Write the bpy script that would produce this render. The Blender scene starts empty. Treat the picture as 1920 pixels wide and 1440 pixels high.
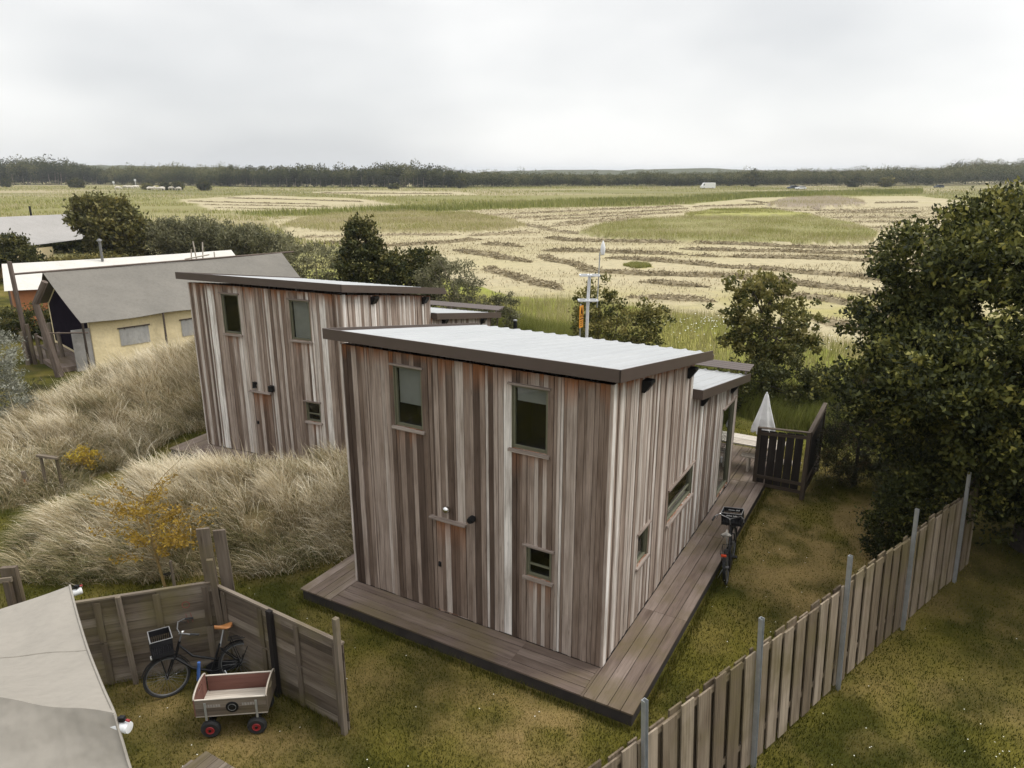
import bpy, math, random
import numpy as np
from mathutils import Vector, Matrix

R = math.radians
rnd = random.Random(11)
rng = np.random.default_rng(11)
scene = bpy.context.scene
COL = scene.collection

# ------------------------------------------------------------------ camera, sky, sun, exposure
CAM_Z, PITCH, FPX = 8.0, 0.2875, 1345.5
cam_data = bpy.data.cameras.new('camera')
cam_data.sensor_width = 36.0
cam_data.lens = 36.0 * FPX / 1920.0
cam_data.clip_start, cam_data.clip_end = 0.1, 12000.0
cam = bpy.data.objects.new('camera', cam_data)
cam.location = (0, 0, CAM_Z)
cam.rotation_euler = (math.pi / 2 - PITCH, 0, 0)
COL.objects.link(cam)
scene.camera = cam

SUN_EL, SUN_AZ = R(54), R(78)          # azimuth clockwise from +Y
world = bpy.data.worlds.new("World")
scene.world = world
world.use_nodes = True
wn, wl = world.node_tree.nodes, world.node_tree.links
wn.clear()
w_out = wn.new('ShaderNodeOutputWorld')
w_bg = wn.new('ShaderNodeBackground')
w_bg.inputs['Strength'].default_value = 0.1
sky = wn.new('ShaderNodeTexSky')
sky.sky_type = 'NISHITA'
sky.sun_disc = False
sky.sun_elevation = SUN_EL
sky.sun_rotation = SUN_AZ
w_tc = wn.new('ShaderNodeTexCoord')
w_map = wn.new('ShaderNodeMapping')
w_map.inputs['Scale'].default_value = (1.0, 1.0, 2.6)
w_map.inputs['Location'].default_value = (0.35, 0.1, 0.2)
w_n = wn.new('ShaderNodeTexNoise')
w_n.inputs['Scale'].default_value = 2.0
w_n.inputs['Detail'].default_value = 4
w_n.inputs['Roughness'].default_value = 0.42
w_ramp = wn.new('ShaderNodeValToRGB')
cr = w_ramp.color_ramp
cr.elements[0].position = 0.30
cr.elements[0].color = (0.475, 0.485, 0.495, 1)
cr.elements[1].position = 0.60
cr.elements[1].color = (0.715, 0.712, 0.70, 1)
w_sep = wn.new('ShaderNodeSeparateXYZ')
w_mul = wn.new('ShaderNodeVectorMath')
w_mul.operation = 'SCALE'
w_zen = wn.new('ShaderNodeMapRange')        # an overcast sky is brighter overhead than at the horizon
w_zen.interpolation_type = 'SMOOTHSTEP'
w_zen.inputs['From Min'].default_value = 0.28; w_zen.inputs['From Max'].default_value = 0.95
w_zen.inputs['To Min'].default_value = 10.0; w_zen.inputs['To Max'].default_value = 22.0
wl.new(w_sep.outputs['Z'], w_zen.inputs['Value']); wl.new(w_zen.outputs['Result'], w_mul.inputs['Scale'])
w_mix = wn.new('ShaderNodeMix')
w_mix.data_type = 'RGBA'
w_mix.inputs['Factor'].default_value = 0.94
wl.new(w_tc.outputs['Generated'], w_map.inputs['Vector'])
wl.new(w_map.outputs['Vector'], w_n.inputs['Vector'])
w_ma = wn.new('ShaderNodeMath'); w_ma.operation = 'MULTIPLY_ADD'; w_ma.inputs[1].default_value = 0.26
wl.new(w_tc.outputs['Generated'], w_sep.inputs['Vector'])
wl.new(w_sep.outputs['X'], w_ma.inputs[0]); wl.new(w_n.outputs['Fac'], w_ma.inputs[2])
wl.new(w_ma.outputs['Value'], w_ramp.inputs['Fac'])
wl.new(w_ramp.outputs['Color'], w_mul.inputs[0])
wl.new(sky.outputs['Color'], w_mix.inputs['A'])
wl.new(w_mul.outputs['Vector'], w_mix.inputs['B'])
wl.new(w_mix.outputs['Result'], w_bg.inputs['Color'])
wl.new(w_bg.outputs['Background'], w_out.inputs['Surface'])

sun_data = bpy.data.lights.new('sun', 'SUN')
sun_data.energy = 1.5
sun_data.angle = R(18)
sun_data.color = (1.0, 0.96, 0.9)
sun = bpy.data.objects.new('sun', sun_data)
sd = Vector((math.sin(SUN_AZ) * math.cos(SUN_EL), math.cos(SUN_AZ) * math.cos(SUN_EL), math.sin(SUN_EL)))
sun.rotation_euler = sd.to_track_quat('Z', 'Y').to_euler()
sun.location = (20, -10, 60)
COL.objects.link(sun)

scene.view_settings.view_transform = 'Standard'
scene.view_settings.look = 'None'
scene.view_settings.gamma = 1.0
scene.view_settings.exposure = 0.55
scene.cycles.max_bounces = 6
scene.cycles.transparent_max_bounces = 8

# ------------------------------------------------------------------ surveying helpers (photo pixel -> place)
_fw = np.array([0, math.cos(PITCH), -math.sin(PITCH)])
_up = np.array([0, math.sin(PITCH), math.cos(PITCH)])
def ray(px, py):
    return _fw + np.array([1., 0, 0]) * ((px - 960) / FPX) - _up * ((py - 720) / FPX)
def G(px, py, z=0.0):
    d = ray(px, py)
    return np.array([0, 0, CAM_Z]) + d * ((z - CAM_Z) / d[2])
def AY(px, py, Y):
    d = ray(px, py)
    return np.array([0, 0, CAM_Z]) + d * (Y / d[1])

# ------------------------------------------------------------------ noise for land cover
_tab = np.random.default_rng(5).random((256, 256))
def vnoise(x, y, s, seed=0):
    x = np.asarray(x, float) / s + seed * 17.31
    y = np.asarray(y, float) / s + seed * 9.17
    xi, yi = np.floor(x).astype(int), np.floor(y).astype(int)
    fx, fy = x - xi, y - yi
    fx = fx * fx * (3 - 2 * fx); fy = fy * fy * (3 - 2 * fy)
    t = lambda a, b: _tab[a & 255, b & 255]
    return ((t(xi, yi) * (1 - fx) + t(xi + 1, yi) * fx) * (1 - fy)
            + (t(xi, yi + 1) * (1 - fx) + t(xi + 1, yi + 1) * fx) * fy)
def fbm(x, y, s, seed=0, o=4):
    v, a, n = 0, 1, 0
    for i in range(o):
        v = v + a * vnoise(x, y, s / 2 ** i, seed + i * 3); n += a; a *= .55
    return v / n
def sstep(a, b, v):
    t = np.clip((v - a) / (b - a), 0, 1)
    return t * t * (3 - 2 * t)
def in_poly(x, y, P):
    x = np.asarray(x, float); y = np.asarray(y, float)
    r = np.zeros(x.shape, bool)
    n = len(P)
    for i in range(n):
        x0, y0 = P[i][:2]; x1, y1 = P[(i + 1) % n][:2]
        if y0 == y1: continue
        c = ((y0 > y) != (y1 > y)) & (x < (x1 - x0) * (y - y0) / (y1 - y0) + x0)
        r ^= c
    return r
def seg_dist(x, y, P):
    """distance to polyline P and the interpolated 3rd column"""
    best = np.full(np.shape(x), 1e9); val = np.zeros(np.shape(x))
    for (a, b) in zip(P[:-1], P[1:]):
        ax, ay, bx, by = a[0], a[1], b[0], b[1]
        L2 = (bx - ax) ** 2 + (by - ay) ** 2
        t = np.clip(((x - ax) * (bx - ax) + (y - ay) * (by - ay)) / L2, 0, 1)
        d = np.hypot(x - ax - t * (bx - ax), y - ay - t * (by - ay))
        m = d < best
        best = np.where(m, d, best)
        if len(a) > 2: val = np.where(m, a[2] * (1 - t) + b[2] * t, val)
    return best, val

# ------------------------------------------------------------------ objects
def tag(o, label=None, cat=None, group=None, kind=None):
    if label: o['label'] = label
    if cat: o['category'] = cat
    if group: o['group'] = group
    if kind: o['kind'] = kind
    return o
def empty(name, loc, rz=0, label=None, cat=None, group=None, rx=0):
    o = bpy.data.objects.new(name, None)
    o.empty_display_size = .3
    o.location = loc; o.rotation_euler = (rx, 0, rz)
    COL.objects.link(o)
    return tag(o, label, cat, group)
def set_attrs(me, tint=None, gr=None, fresh=None, cover=None):
    if tint is not None:
        me.attributes.new('tint', 'FLOAT', 'POINT').data.foreach_set('value', np.asarray(tint, np.float32))
    if fresh is not None:
        me.attributes.new('fresh', 'FLOAT', 'POINT').data.foreach_set('value', np.asarray(fresh, np.float32))
    if gr is not None:
        me.attributes.new('gr', 'FLOAT_VECTOR', 'POINT').data.foreach_set('vector', np.asarray(gr, np.float32).ravel())
    if cover is not None:
        me.attributes.new('cover', 'FLOAT_COLOR', 'POINT').data.foreach_set('color', np.asarray(cover, np.float32).ravel())
def np_mesh(name, V, F, mat, parent=None, tint=None, cover=None, fresh=None, smooth=False, loc=None):
    me = bpy.data.meshes.new(name)
    V = np.asarray(V, np.float32); F = np.asarray(F, np.int32)
    if loc is not None: V = V - np.asarray(loc, np.float32)
    m, k = F.shape
    me.vertices.add(len(V)); me.vertices.foreach_set('co', V.ravel())
    me.loops.add(m * k); me.loops.foreach_set('vertex_index', F.ravel())
    me.polygons.add(m); me.polygons.foreach_set('loop_start', np.arange(0, m * k, k, dtype=np.int32))
    me.update(calc_edges=True)
    if smooth: me.polygons.foreach_set('use_smooth', np.ones(m, bool))
    set_attrs(me, tint=tint, cover=cover, fresh=fresh)
    me.materials.append(mat)
    o = bpy.data.objects.new(name, me)
    if loc is not None and parent is None: o.location = loc
    COL.objects.link(o)
    if parent: o.parent = parent
    return o

def vec(*a): return Vector(a)
class MB:
    """collects shapes into one mesh"""
    def __init__(s):
        s.v = []; s.f = []; s.t = []; s.g = []; s.fr = []
    def add(s, verts, faces, t=.5, gr=None, fr=None):
        o = len(s.v)
        s.v += [tuple(p) for p in verts]
        s.f += [tuple(i + o for i in f) for f in faces]
        s.t += [t] * len(verts) if not hasattr(t, '__len__') else list(t)
        if gr is None:
            k = rnd.random() * 40
            gr = [(p[2] + k, p[0], p[1]) for p in verts]
        s.g += gr
        s.fr += [0.0] * len(verts) if fr is None else list(fr)
    def obox(s, o, ex, ey, ez, t=None, fr=None):
        o, ex, ey, ez = Vector(o), Vector(ex), Vector(ey), Vector(ez)
        if ex.cross(ey).dot(ez) < 0:
            o = o + ez; ez = -ez
        L = [ex.length, ey.length, ez.length]
        ax = L.index(max(L)); k = rnd.random() * 60
        P, gr = [], []
        for a in (0, 1):
            for b in (0, 1):
                for c in (0, 1):
                    P.append(o + ex * a + ey * b + ez * c)
                    q = [L[0] * a, L[1] * b, L[2] * c]
                    gr.append((q[ax] + k, q[(ax + 1) % 3] + k * .3, q[(ax + 2) % 3]))
        F = [(0, 1, 3, 2), (4, 6, 7, 5), (0, 4, 5, 1), (2, 3, 7, 6), (0, 2, 6, 4), (1, 5, 7, 3)]
        s.add(P, F, rnd.random() if t is None else t, gr, fr)
    def box(s, c, d, t=None, rz=0):
        m = Matrix.Rotation(rz, 3, 'Z')
        ex, ey, ez = m @ vec(d[0], 0, 0), m @ vec(0, d[1], 0), vec(0, 0, d[2])
        s.obox(Vector(c) - (ex + ey + ez) / 2, ex, ey, ez, t)
    def board(s, p, q, w, th, up, t=None):
        """plank from p to q, width w along 'up', thickness th"""
        p, q = Vector(p), Vector(q); d = q - p
        upv = Vector(up); upv = (upv - d * (upv.dot(d) / d.length_squared)).normalized()
        n = d.cross(upv).normalized()
        s.obox(p - upv * w / 2 - n * th / 2, d, upv * w, n * th, t)
    def path(s, pts, radii, n=8, t=None, cap=True, closed=False):
        pts = [Vector(p) for p in pts]
        if not hasattr(radii, '__len__'): radii = [radii] * len(pts)
        V, F, gr = [], [], []
        m = len(pts); k = rnd.random() * 40; L = 0
        ref = None
        for i, p in enumerate(pts):
            if closed: d = pts[(i + 1) % m] - pts[i - 1]
            else: d = pts[min(i + 1, m - 1)] - pts[max(i - 1, 0)]
            d.normalize()
            if ref is None:
                ref = d.cross(vec(0, 0, 1) if abs(d.z) < .9 else vec(1, 0, 0)).normalized()
            ref = (ref - d * ref.dot(d)).normalized()
            b = d.cross(ref)
            if i: L += (pts[i] - pts[i - 1]).length
            for j in range(n):
                a = 2 * math.pi * j / n
                V.append(p + (ref * math.cos(a) + b * math.sin(a)) * radii[i])
                gr.append((L + k, math.cos(a) * radii[i], math.sin(a) * radii[i]))
        for i in range(m if closed else m - 1):
            i2 = (i + 1) % m
            for j in range(n):
                F.append((i * n + j, i * n + (j + 1) % n, i2 * n + (j + 1) % n, i2 * n + j))
        if cap and not closed:
            F.append(tuple(range(n - 1, -1, -1))); F.append(tuple((m - 1) * n + j for j in range(n)))
        s.add(V, F, rnd.random() if t is None else t, gr)
    def tube(s, p, q, r0, r1=None, n=8, t=None):
        s.path([p, q], [r0, r0 if r1 is None else r1], n, t)
    def lathe(s, prof, c=(0, 0, 0), n=16, t=None, axis='Z', rmat=None):
        V, F = [], []
        for (r, z) in prof:
            for j in range(n):
                a = 2 * math.pi * j / n
                p = vec(r * math.cos(a), r * math.sin(a), z)
                if axis == 'Y': p = vec(p.x, p.z, p.y)
                if axis == 'X': p = vec(p.z, p.x, p.y)
                if rmat: p = rmat @ p
                V.append(p + Vector(c))
        m = len(prof)
        for i in range(m - 1):
            for j in range(n):
                F.append((i * n + j, i * n + (j + 1) % n, (i + 1) * n + (j + 1) % n, (i + 1) * n + j))
        F.append(tuple(range(n - 1, -1, -1))); F.append(tuple((m - 1) * n + j for j in range(n)))
        s.add(V, F, rnd.random() if t is None else t)
    def ring(s, c, rad, r, ax, n=28, k=8, t=None):
        ax = Vector(ax).normalized()
        a = ax.cross(vec(0, 0, 1) if abs(ax.z) < .9 else vec(1, 0, 0)).normalized(); b = ax.cross(a)
        s.path([Vector(c) + (a * math.cos(2 * math.pi * i / n) + b * math.sin(2 * math.pi * i / n)) * rad for i in range(n)], r, k, t, closed=True)
    def prism(s, poly, o, eu, ev, ew, t=None):
        o, eu, ev, ew = Vector(o), Vector(eu), Vector(ev), Vector(ew)
        n = len(poly)
        A = [o + eu * p[0] + ev * p[1] for p in poly]
        B = [p + ew for p in A]
        F = [tuple(range(n - 1, -1, -1)), tuple(range(n, 2 * n))]
        F += [(i, (i + 1) % n, n + (i + 1) % n, n + i) for i in range(n)]
        s.add(A + B, F, rnd.random() if t is None else t)
    def xform(s, m, start=0):
        for i in range(start, len(s.v)): s.v[i] = tuple(m @ Vector(s.v[i]))
    def build(s, name, mat, parent=None, smooth=False, loc=None, bevel=0):
        me = bpy.data.meshes.new(name)
        V = s.v if loc is None else [(p[0] - loc[0], p[1] - loc[1], p[2] - loc[2]) for p in s.v]
        me.from_pydata(V, [], s.f); me.update()
        set_attrs(me, tint=s.t, gr=s.g, fresh=s.fr)
        if smooth:
            me.polygons.foreach_set('use_smooth', np.ones(len(me.polygons), bool))
        me.materials.append(mat)
        o = bpy.data.objects.new(name, me)
        COL.objects.link(o)
        if parent: o.parent = parent
        elif loc is not None: o.location = loc
        if bevel:
            b = o.modifiers.new('bevel', 'BEVEL'); b.width = bevel; b.segments = 2; b.limit_method = 'ANGLE'
        if smooth:
            try: me.set_sharp_from_angle(angle=R(40))
            except Exception: pass
        return o

# ------------------------------------------------------------------ materials
def new_mat(name):
    m = bpy.data.materials.new(name); m.use_nodes = True
    nt = m.node_tree
    b = nt.nodes['Principled BSDF']
    return m, nt, nt.nodes, nt.links, b
def ramp(N, pts):
    r = N.new('ShaderNodeValToRGB'); e = r.color_ramp.elements
    while len(e) < len(pts): e.new(.5)
    for el, (p, c) in zip(e, pts): el.position = p; el.color = (*c, 1)
    return r
def attr(N, name):
    a = N.new('ShaderNodeAttribute'); a.attribute_name = name; return a
def noise(N, L, vecout, scale, detail=5, rough=.55):
    n = N.new('ShaderNodeTexNoise'); n.inputs['Scale'].default_value = scale
    n.inputs['Detail'].default_value = detail; n.inputs['Roughness'].default_value = rough
    if vecout is not None: L.new(vecout, n.inputs['Vector'])
    return n
def mixc(N, L, a, b, fac, mode='MIX'):
    m = N.new('ShaderNodeMix'); m.data_type = 'RGBA'; m.blend_type = mode
    for s, v in (('A', a), ('B', b)):
        if hasattr(v, 'is_output'): L.new(v, m.inputs[s])
        else: m.inputs[s].default_value = (*v, 1)
    if hasattr(fac, 'is_output'): L.new(fac, m.inputs['Factor'])
    else: m.inputs['Factor'].default_value = fac
    return m.outputs['Result']
def mathn(N, L, op, a, b=None, clamp=False):
    m = N.new('ShaderNodeMath'); m.operation = op; m.use_clamp = clamp
    for i, v in enumerate((a, b)):
        if v is None: continue
        if hasattr(v, 'is_output'): L.new(v, m.inputs[i])
        else: m.inputs[i].default_value = v
    return m.outputs[0]
def bump(N, L, h, strength, dist, bsdf):
    b = N.new('ShaderNodeBump'); b.inputs['Strength'].default_value = strength; b.inputs['Distance'].default_value = dist
    L.new(h, b.inputs['Height']); L.new(b.outputs['Normal'], bsdf.inputs['Normal'])
def plain(name, c, rough=.6, var=.25, scale=6, metal=0, bmp=.1, c2=None, spec=.5):
    m, nt, N, L, b = new_mat(name)
    tc = N.new('ShaderNodeTexCoord')
    n = noise(N, L, tc.outputs['Object'], scale, 6)
    c2 = c2 or tuple(x * (1 - var) for x in c)
    rp = ramp(N, [(.3, c2), (.7, c)])
    L.new(n.outputs['Fac'], rp.inputs['Fac']); L.new(rp.outputs['Color'], b.inputs['Base Color'])
    b.inputs['Roughness'].default_value = rough; b.inputs['Metallic'].default_value = metal
    b.inputs['Specular IOR Level'].default_value = spec
    if bmp:
        n2 = noise(N, L, tc.outputs['Object'], scale * 8, 4); bump(N, L, n2.outputs['Fac'], bmp, .01, b)
    return m
def wood(name, stops, grain=1.0, rough=.8, fresh=None, moss=None, streak=.9):
    """weathered wood: per-board colour from 'tint', grain along the board from 'gr'"""
    m, nt, N, L, b = new_mat(name)
    at = attr(N, 'tint'); g = attr(N, 'gr')
    rp = ramp(N, stops); L.new(at.outputs['Fac'], rp.inputs['Fac'])
    mp = N.new('ShaderNodeMapping'); mp.inputs['Scale'].default_value = (1.3 * grain, 45 * grain, 45 * grain)
    L.new(g.outputs['Vector'], mp.inputs['Vector'])
    n = noise(N, L, mp.outputs['Vector'], 1.0, 6, .62)
    mp2 = N.new('ShaderNodeMapping'); mp2.inputs['Scale'].default_value = (1.1, 7, 7)
    L.new(g.outputs['Vector'], mp2.inputs['Vector'])
    n2 = noise(N, L, mp2.outputs['Vector'], 1.0, 4, .6)
    gr1 = ramp(N, [(.28, (.5, .48, .46)), (.5, (.95, .95, .95)), (.75, (1.3, 1.3, 1.3))])
    L.new(n.outputs['Fac'], gr1.inputs['Fac'])
    col = mixc(N, L, rp.outputs['Color'], gr1.outputs['Color'], streak, 'MULTIPLY')
    gr2 = ramp(N, [(.3, (.55, .50, .46)), (.5, (1, 1, 1)), (.72, (1.32, 1.34, 1.36))])
    L.new(n2.outputs['Fac'], gr2.inputs['Fac'])
    col = mixc(N, L, col, gr2.outputs['Color'], .75, 'MULTIPLY')
    # knots
    vo = N.new('ShaderNodeTexVoronoi'); vo.inputs['Scale'].default_value = 1.0
    mp3 = N.new('ShaderNodeMapping'); mp3.inputs['Scale'].default_value = (1.6, 9, 9)
    L.new(g.outputs['Vector'], mp3.inputs['Vector']); L.new(mp3.outputs['Vector'], vo.inputs['Vector'])
    kn = ramp(N, [(.03, (.4, .34, .3)), (.12, (1, 1, 1))])
    L.new(vo.outputs['Distance'], kn.inputs['Fac'])
    col = mixc(N, L, col, kn.outputs['Color'], .6, 'MULTIPLY')
    if fresh:
        fa = attr(N, 'fresh')
        f = mathn(N, L, 'MULTIPLY', fa.outputs['Fac'], n2.outputs['Fac'])
        f = mathn(N, L, 'MULTIPLY', f, 2.0, True)
        fc = ramp(N, [(.3, tuple(x * .45 for x in fresh)), (.62, fresh)])
        L.new(n.outputs['Fac'], fc.inputs['Fac'])
        col = mixc(N, L, col, fc.outputs['Color'], f)
    if moss:
        tc = N.new('ShaderNodeTexCoord')
        mn = noise(N, L, tc.outputs['Object'], 1.1, 5)
        mr = ramp(N, [(.46, (0, 0, 0)), (.68, (.75, .75, .75))]); L.new(mn.outputs['Fac'], mr.inputs['Fac'])
        col = mixc(N, L, col, moss, mr.outputs['Color'])
    L.new(col, b.inputs['Base Color'])
    b.inputs['Roughness'].default_value = rough
    b.inputs['Specular IOR Level'].default_value = .25
    bump(N, L, n.outputs['Fac'], .5, .006, b)
    return m
def leafmat(name, stops, rough=.55, trans=.25, spec=.35, fresh=None):
    m, nt, N, L, b = new_mat(name)
    at = attr(N, 'tint'); rp = ramp(N, stops)
    L.new(at.outputs['Fac'], rp.inputs['Fac'])
    c = rp.outputs['Color']
    if fresh:
        fa = attr(N, 'fresh'); c = mixc(N, L, c, fresh, fa.outputs['Fac'])
    L.new(c, b.inputs['Base Color'])
    b.inputs['Roughness'].default_value = rough; b.inputs['Specular IOR Level'].default_value = spec
    if trans:
        t = N.new('ShaderNodeBsdfTranslucent'); L.new(c, t.inputs['Color'])
        mx = N.new('ShaderNodeMixShader'); mx.inputs['Fac'].default_value = trans
        L.new(b.outputs['BSDF'], mx.inputs[1]); L.new(t.outputs['BSDF'], mx.inputs[2])
        out = [n for n in N if n.type == 'OUTPUT_MATERIAL'][0]
        L.new(mx.outputs['Shader'], out.inputs['Surface'])
    return m

M = {}
M['clad'] = wood('cladding_wood', [(0, (.068, .045, .033)), (.28, (.19, .137, .105)), (.55, (.335, .266, .22)), (.8, (.52, .46, .41)), (1, (.74, .70, .655))], fresh=(.33, .13, .052))
M['clad_back'] = plain('dark_gap', (.035, .026, .022), .9)
M['trim'] = wood('trim_wood', [(0, (.19, .148, .122)), (1, (.36, .305, .265))])
M['deck'] = wood('deck_wood', [(0, (.10, .072, .057)), (.5, (.15, .112, .091)), (1, (.21, .165, .138))], moss=(.115, .09, .042), streak=.6)
M['skirt'] = plain('dark_skirting', (.045, .036, .032), .9, .5, 3)
M['fascia'] = plain('brown_fascia', (.085, .062, .052), .45, .12, 2, bmp=.03)
M['metal_roof'] = None
M['frame'] = plain('olive_window_frame', (.15, .145, .095), .5, .15, 3, bmp=.03)
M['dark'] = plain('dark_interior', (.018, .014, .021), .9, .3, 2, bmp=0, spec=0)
M['blind'] = plain('grey_blind', (.30, .29, .28), .8, .15, 5)
M['black'] = plain('black_paint', (.010, .010, .011), .45, .3, 6, bmp=.02, spec=.25)
M['black_plastic'] = plain('black_plastic', (.012, .012, .014), .5, .3, 6, bmp=.05, spec=.25)
M['rubber'] = plain('tyre_rubber', (.02, .02, .02), .8, .3, 10)
M['steel'] = plain('galvanised_steel', (.52, .54, .56), .42, .22, 9, metal=.65, bmp=.05)
M['dullsteel'] = plain('dull_steel', (.20, .20, .20), .45, .3, 10, metal=.5, bmp=0)
M['chrome'] = plain('chrome', (.75, .75, .74), .2, .1, 5, metal=1, bmp=0)
M['alu'] = plain('white_metal', (.72, .73, .74), .45, .1, 6, bmp=.02)
M['fence'] = wood('fence_wood', [(0, (.075, .055, .035)), (.5, (.155, .12, .082)), (1, (.27, .22, .165))], moss=(.12, .098, .042), grain=.7, streak=.85)
M['greyfence'] = wood('old_plank_wood', [(0, (.07, .054, .041)), (.5, (.125, .098, .074)), (1, (.21, .175, .138))], moss=(.13, .108, .042), grain=.7, streak=.85)
M['darkwood'] = wood('dark_stained_wood', [(0, (.016, .013, .012)), (1, (.035, .028, .024))])
M['midwood'] = wood('rail_wood', [(0, (.045, .034, .025)), (1, (.13, .10, .075))])
M['palewood'] = wood('pale_table_wood', [(0, (.42, .37, .31)), (1, (.55, .5, .43))])
M['pole'] = wood('pole_wood', [(0, (.06, .046, .037)), (1, (.13, .10, .082))])
M['bark'] = plain('bark', (.065, .05, .038), .9, .5, 12, bmp=.6)
M['twig'] = plain('twig', (.22, .18, .13), .9, .4, 12, bmp=.3)
M['canvas_grey'] = None
def canvas(name, c, c2, trans=.12, dirt=.2):
    m, nt, N, L, b = new_mat(name)
    tc = N.new('ShaderNodeTexCoord')
    n = noise(N, L, tc.outputs['Object'], .7, 6, .6)
    rp = ramp(N, [(.3, c2), (.68, c)]); L.new(n.outputs['Fac'], rp.inputs['Fac'])
    n2 = noise(N, L, tc.outputs['Object'], 9, 5, .65)
    r2 = ramp(N, [(.3, (1 - dirt,) * 3), (.55, (1, 1, 1))]); L.new(n2.outputs['Fac'], r2.inputs['Fac'])
    col = mixc(N, L, rp.outputs['Color'], r2.outputs['Color'], .6, 'MULTIPLY')
    L.new(col, b.inputs['Base Color']); b.inputs['Roughness'].default_value = .85
    b.inputs['Specular IOR Level'].default_value = .2
    n3 = noise(N, L, tc.outputs['Object'], 1.6, 3)
    bump(N, L, n3.outputs['Fac'], .7, .10, b)
    return m
M['canvas_grey'] = canvas('grey_canvas', (.185, .172, .150), (.155, .145, .127))
M['canvas_near'] = canvas('beige_grey_canvas', (.292, .268, .232), (.265, .244, .212), dirt=.12)
M['canvas_pale'] = canvas('pale_canvas', (.56, .54, .495), (.50, .48, .44), dirt=.12)
M['canvas_light'] = canvas('light_grey_canvas', (.33, .315, .30), (.29, .278, .262))
M['canvas_yellow'] = canvas('yellow_canvas', (.76, .64, .40), (.69, .58, .36))
M['canvas_orange'] = canvas('rust_canvas', (.46, .19, .085), (.36, .15, .07))
M['mesh_grey'] = canvas('grey_window_flap', (.40, .39, .375), (.31, .305, .30))
M['white_cloth'] = canvas('white_cloth', (.80, .80, .79), (.72, .72, .71), dirt=.1)
M['leather'] = plain('tan_leather', (.48, .20, .062), .5, .3, 12)
M['red'] = plain('red_rim', (.30, .016, .02), .45, .2, 8, bmp=0)
M['redwood'] = wood('red_brown_ply', [(0, (.15, .068, .052)), (1, (.20, .095, .074))], streak=.35)
M['blue'] = plain('blue_grip', (.03, .09, .28), .4, .2, 8, bmp=0)
M['orange'] = plain('orange_sign', (.72, .30, .03), .5, .1, 4, bmp=0)
M['white'] = plain('white_paint', (.78, .78, .77), .4, .06, 4, bmp=0)
M['redlens'] = plain('red_lens', (.55, .06, .02), .25, .1, 6, bmp=0)
M['clear_lens'] = plain('pale_lens', (.75, .75, .72), .15, .05, 6, bmp=0)

# ribbed roof sheet: pale zinc coating with faint stains
m, nt, N, L, b = new_mat('zinc_roof_sheet')
tc = N.new('ShaderNodeTexCoord')
mp = N.new('ShaderNodeMapping'); mp.inputs['Scale'].default_value = (1.6, .12, 1); L.new(tc.outputs['Object'], mp.inputs['Vector'])
n = noise(N, L, mp.outputs['Vector'], 2, 6, .6)
rp = ramp(N, [(.3, (.375, .387, .395)), (.7, (.42, .43, .435))]); L.new(n.outputs['Fac'], rp.inputs['Fac'])
n2 = noise(N, L, tc.outputs['Object'], 28, 3, .7)
r2 = ramp(N, [(.26, (.8, .78, .75)), (.34, (1, 1, 1))]); L.new(n2.outputs['Fac'], r2.inputs['Fac'])
L.new(mixc(N, L, rp.outputs['Color'], r2.outputs['Color'], .5, 'MULTIPLY'), b.inputs['Base Color'])
b.inputs['Roughness'].default_value = .42; b.inputs['Metallic'].default_value = .25
M['metal_roof'] = m
# window glass: thin pane, mirror at grazing angles
m, nt, N, L, b = new_mat('window_glass')
out = [x for x in N if x.type == 'OUTPUT_MATERIAL'][0]
tr = N.new('ShaderNodeBsdfTransparent'); tr.inputs['Color'].default_value = (.86, .88, .87, 1)
gl = N.new('ShaderNodeBsdfGlossy'); gl.inputs['Roughness'].default_value = .02; gl.inputs['Color'].default_value = (.9, .92, .92, 1)
lw = N.new('ShaderNodeLayerWeight'); lw.inputs['Blend'].default_value = .5
fr5 = mathn(N, L, 'POWER', lw.outputs['Facing'], 4.5)
fr_o = mathn(N, L, 'MULTIPLY_ADD', fr5, .9); fr_o.node.inputs[2].default_value = .035
mx = N.new('ShaderNodeMixShader'); L.new(fr_o, mx.inputs['Fac'])
L.new(tr.outputs['BSDF'], mx.inputs[1]); L.new(gl.outputs['BSDF'], mx.inputs[2]); L.new(mx.outputs['Shader'], out.inputs['Surface'])
M['glass'] = m

# ground-cover materials
def ground_mat(name, fine=.35):
    m, nt, N, L, b = new_mat(name)
    a = attr(N, 'cover'); tc = N.new('ShaderNodeTexCoord')
    n1 = noise(N, L, tc.outputs['Object'], 16, 6, .7)
    n2 = noise(N, L, tc.outputs['Object'], 1.3, 6, .65)
    r1 = ramp(N, [(.25, (.45, .44, .42)), (.5, (1, 1, 1)), (.78, (1.3, 1.28, 1.22))]); L.new(n1.outputs['Fac'], r1.inputs['Fac'])
    r2 = ramp(N, [(.3, (.68, .70, .66)), (.5, (1, 1, 1)), (.72, (1.16, 1.13, 1.06))]); L.new(n2.outputs['Fac'], r2.inputs['Fac'])
    c = mixc(N, L, a.outputs['Color'], r1.outputs['Color'], fine, 'MULTIPLY')
    c = mixc(N, L, c, r2.outputs['Color'], .7, 'MULTIPLY')
    L.new(c, b.inputs['Base Color']); b.inputs['Roughness'].default_value = .95; b.inputs['Specular IOR Level'].default_value = .1
    bump(N, L, n1.outputs['Fac'], .6, .05, b)
    return m
M['ground'] = ground_mat('ground_cover', .6)
M['sand'] = ground_mat('dune_cover', .6)
M['lawn_blade'] = leafmat('lawn_blade', [(0, (.03, .036, .004)), (.35, (.092, .088, .012)), (.65, (.175, .14, .034)), (1, (.33, .245, .105))], .7, .2, .12)
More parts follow.
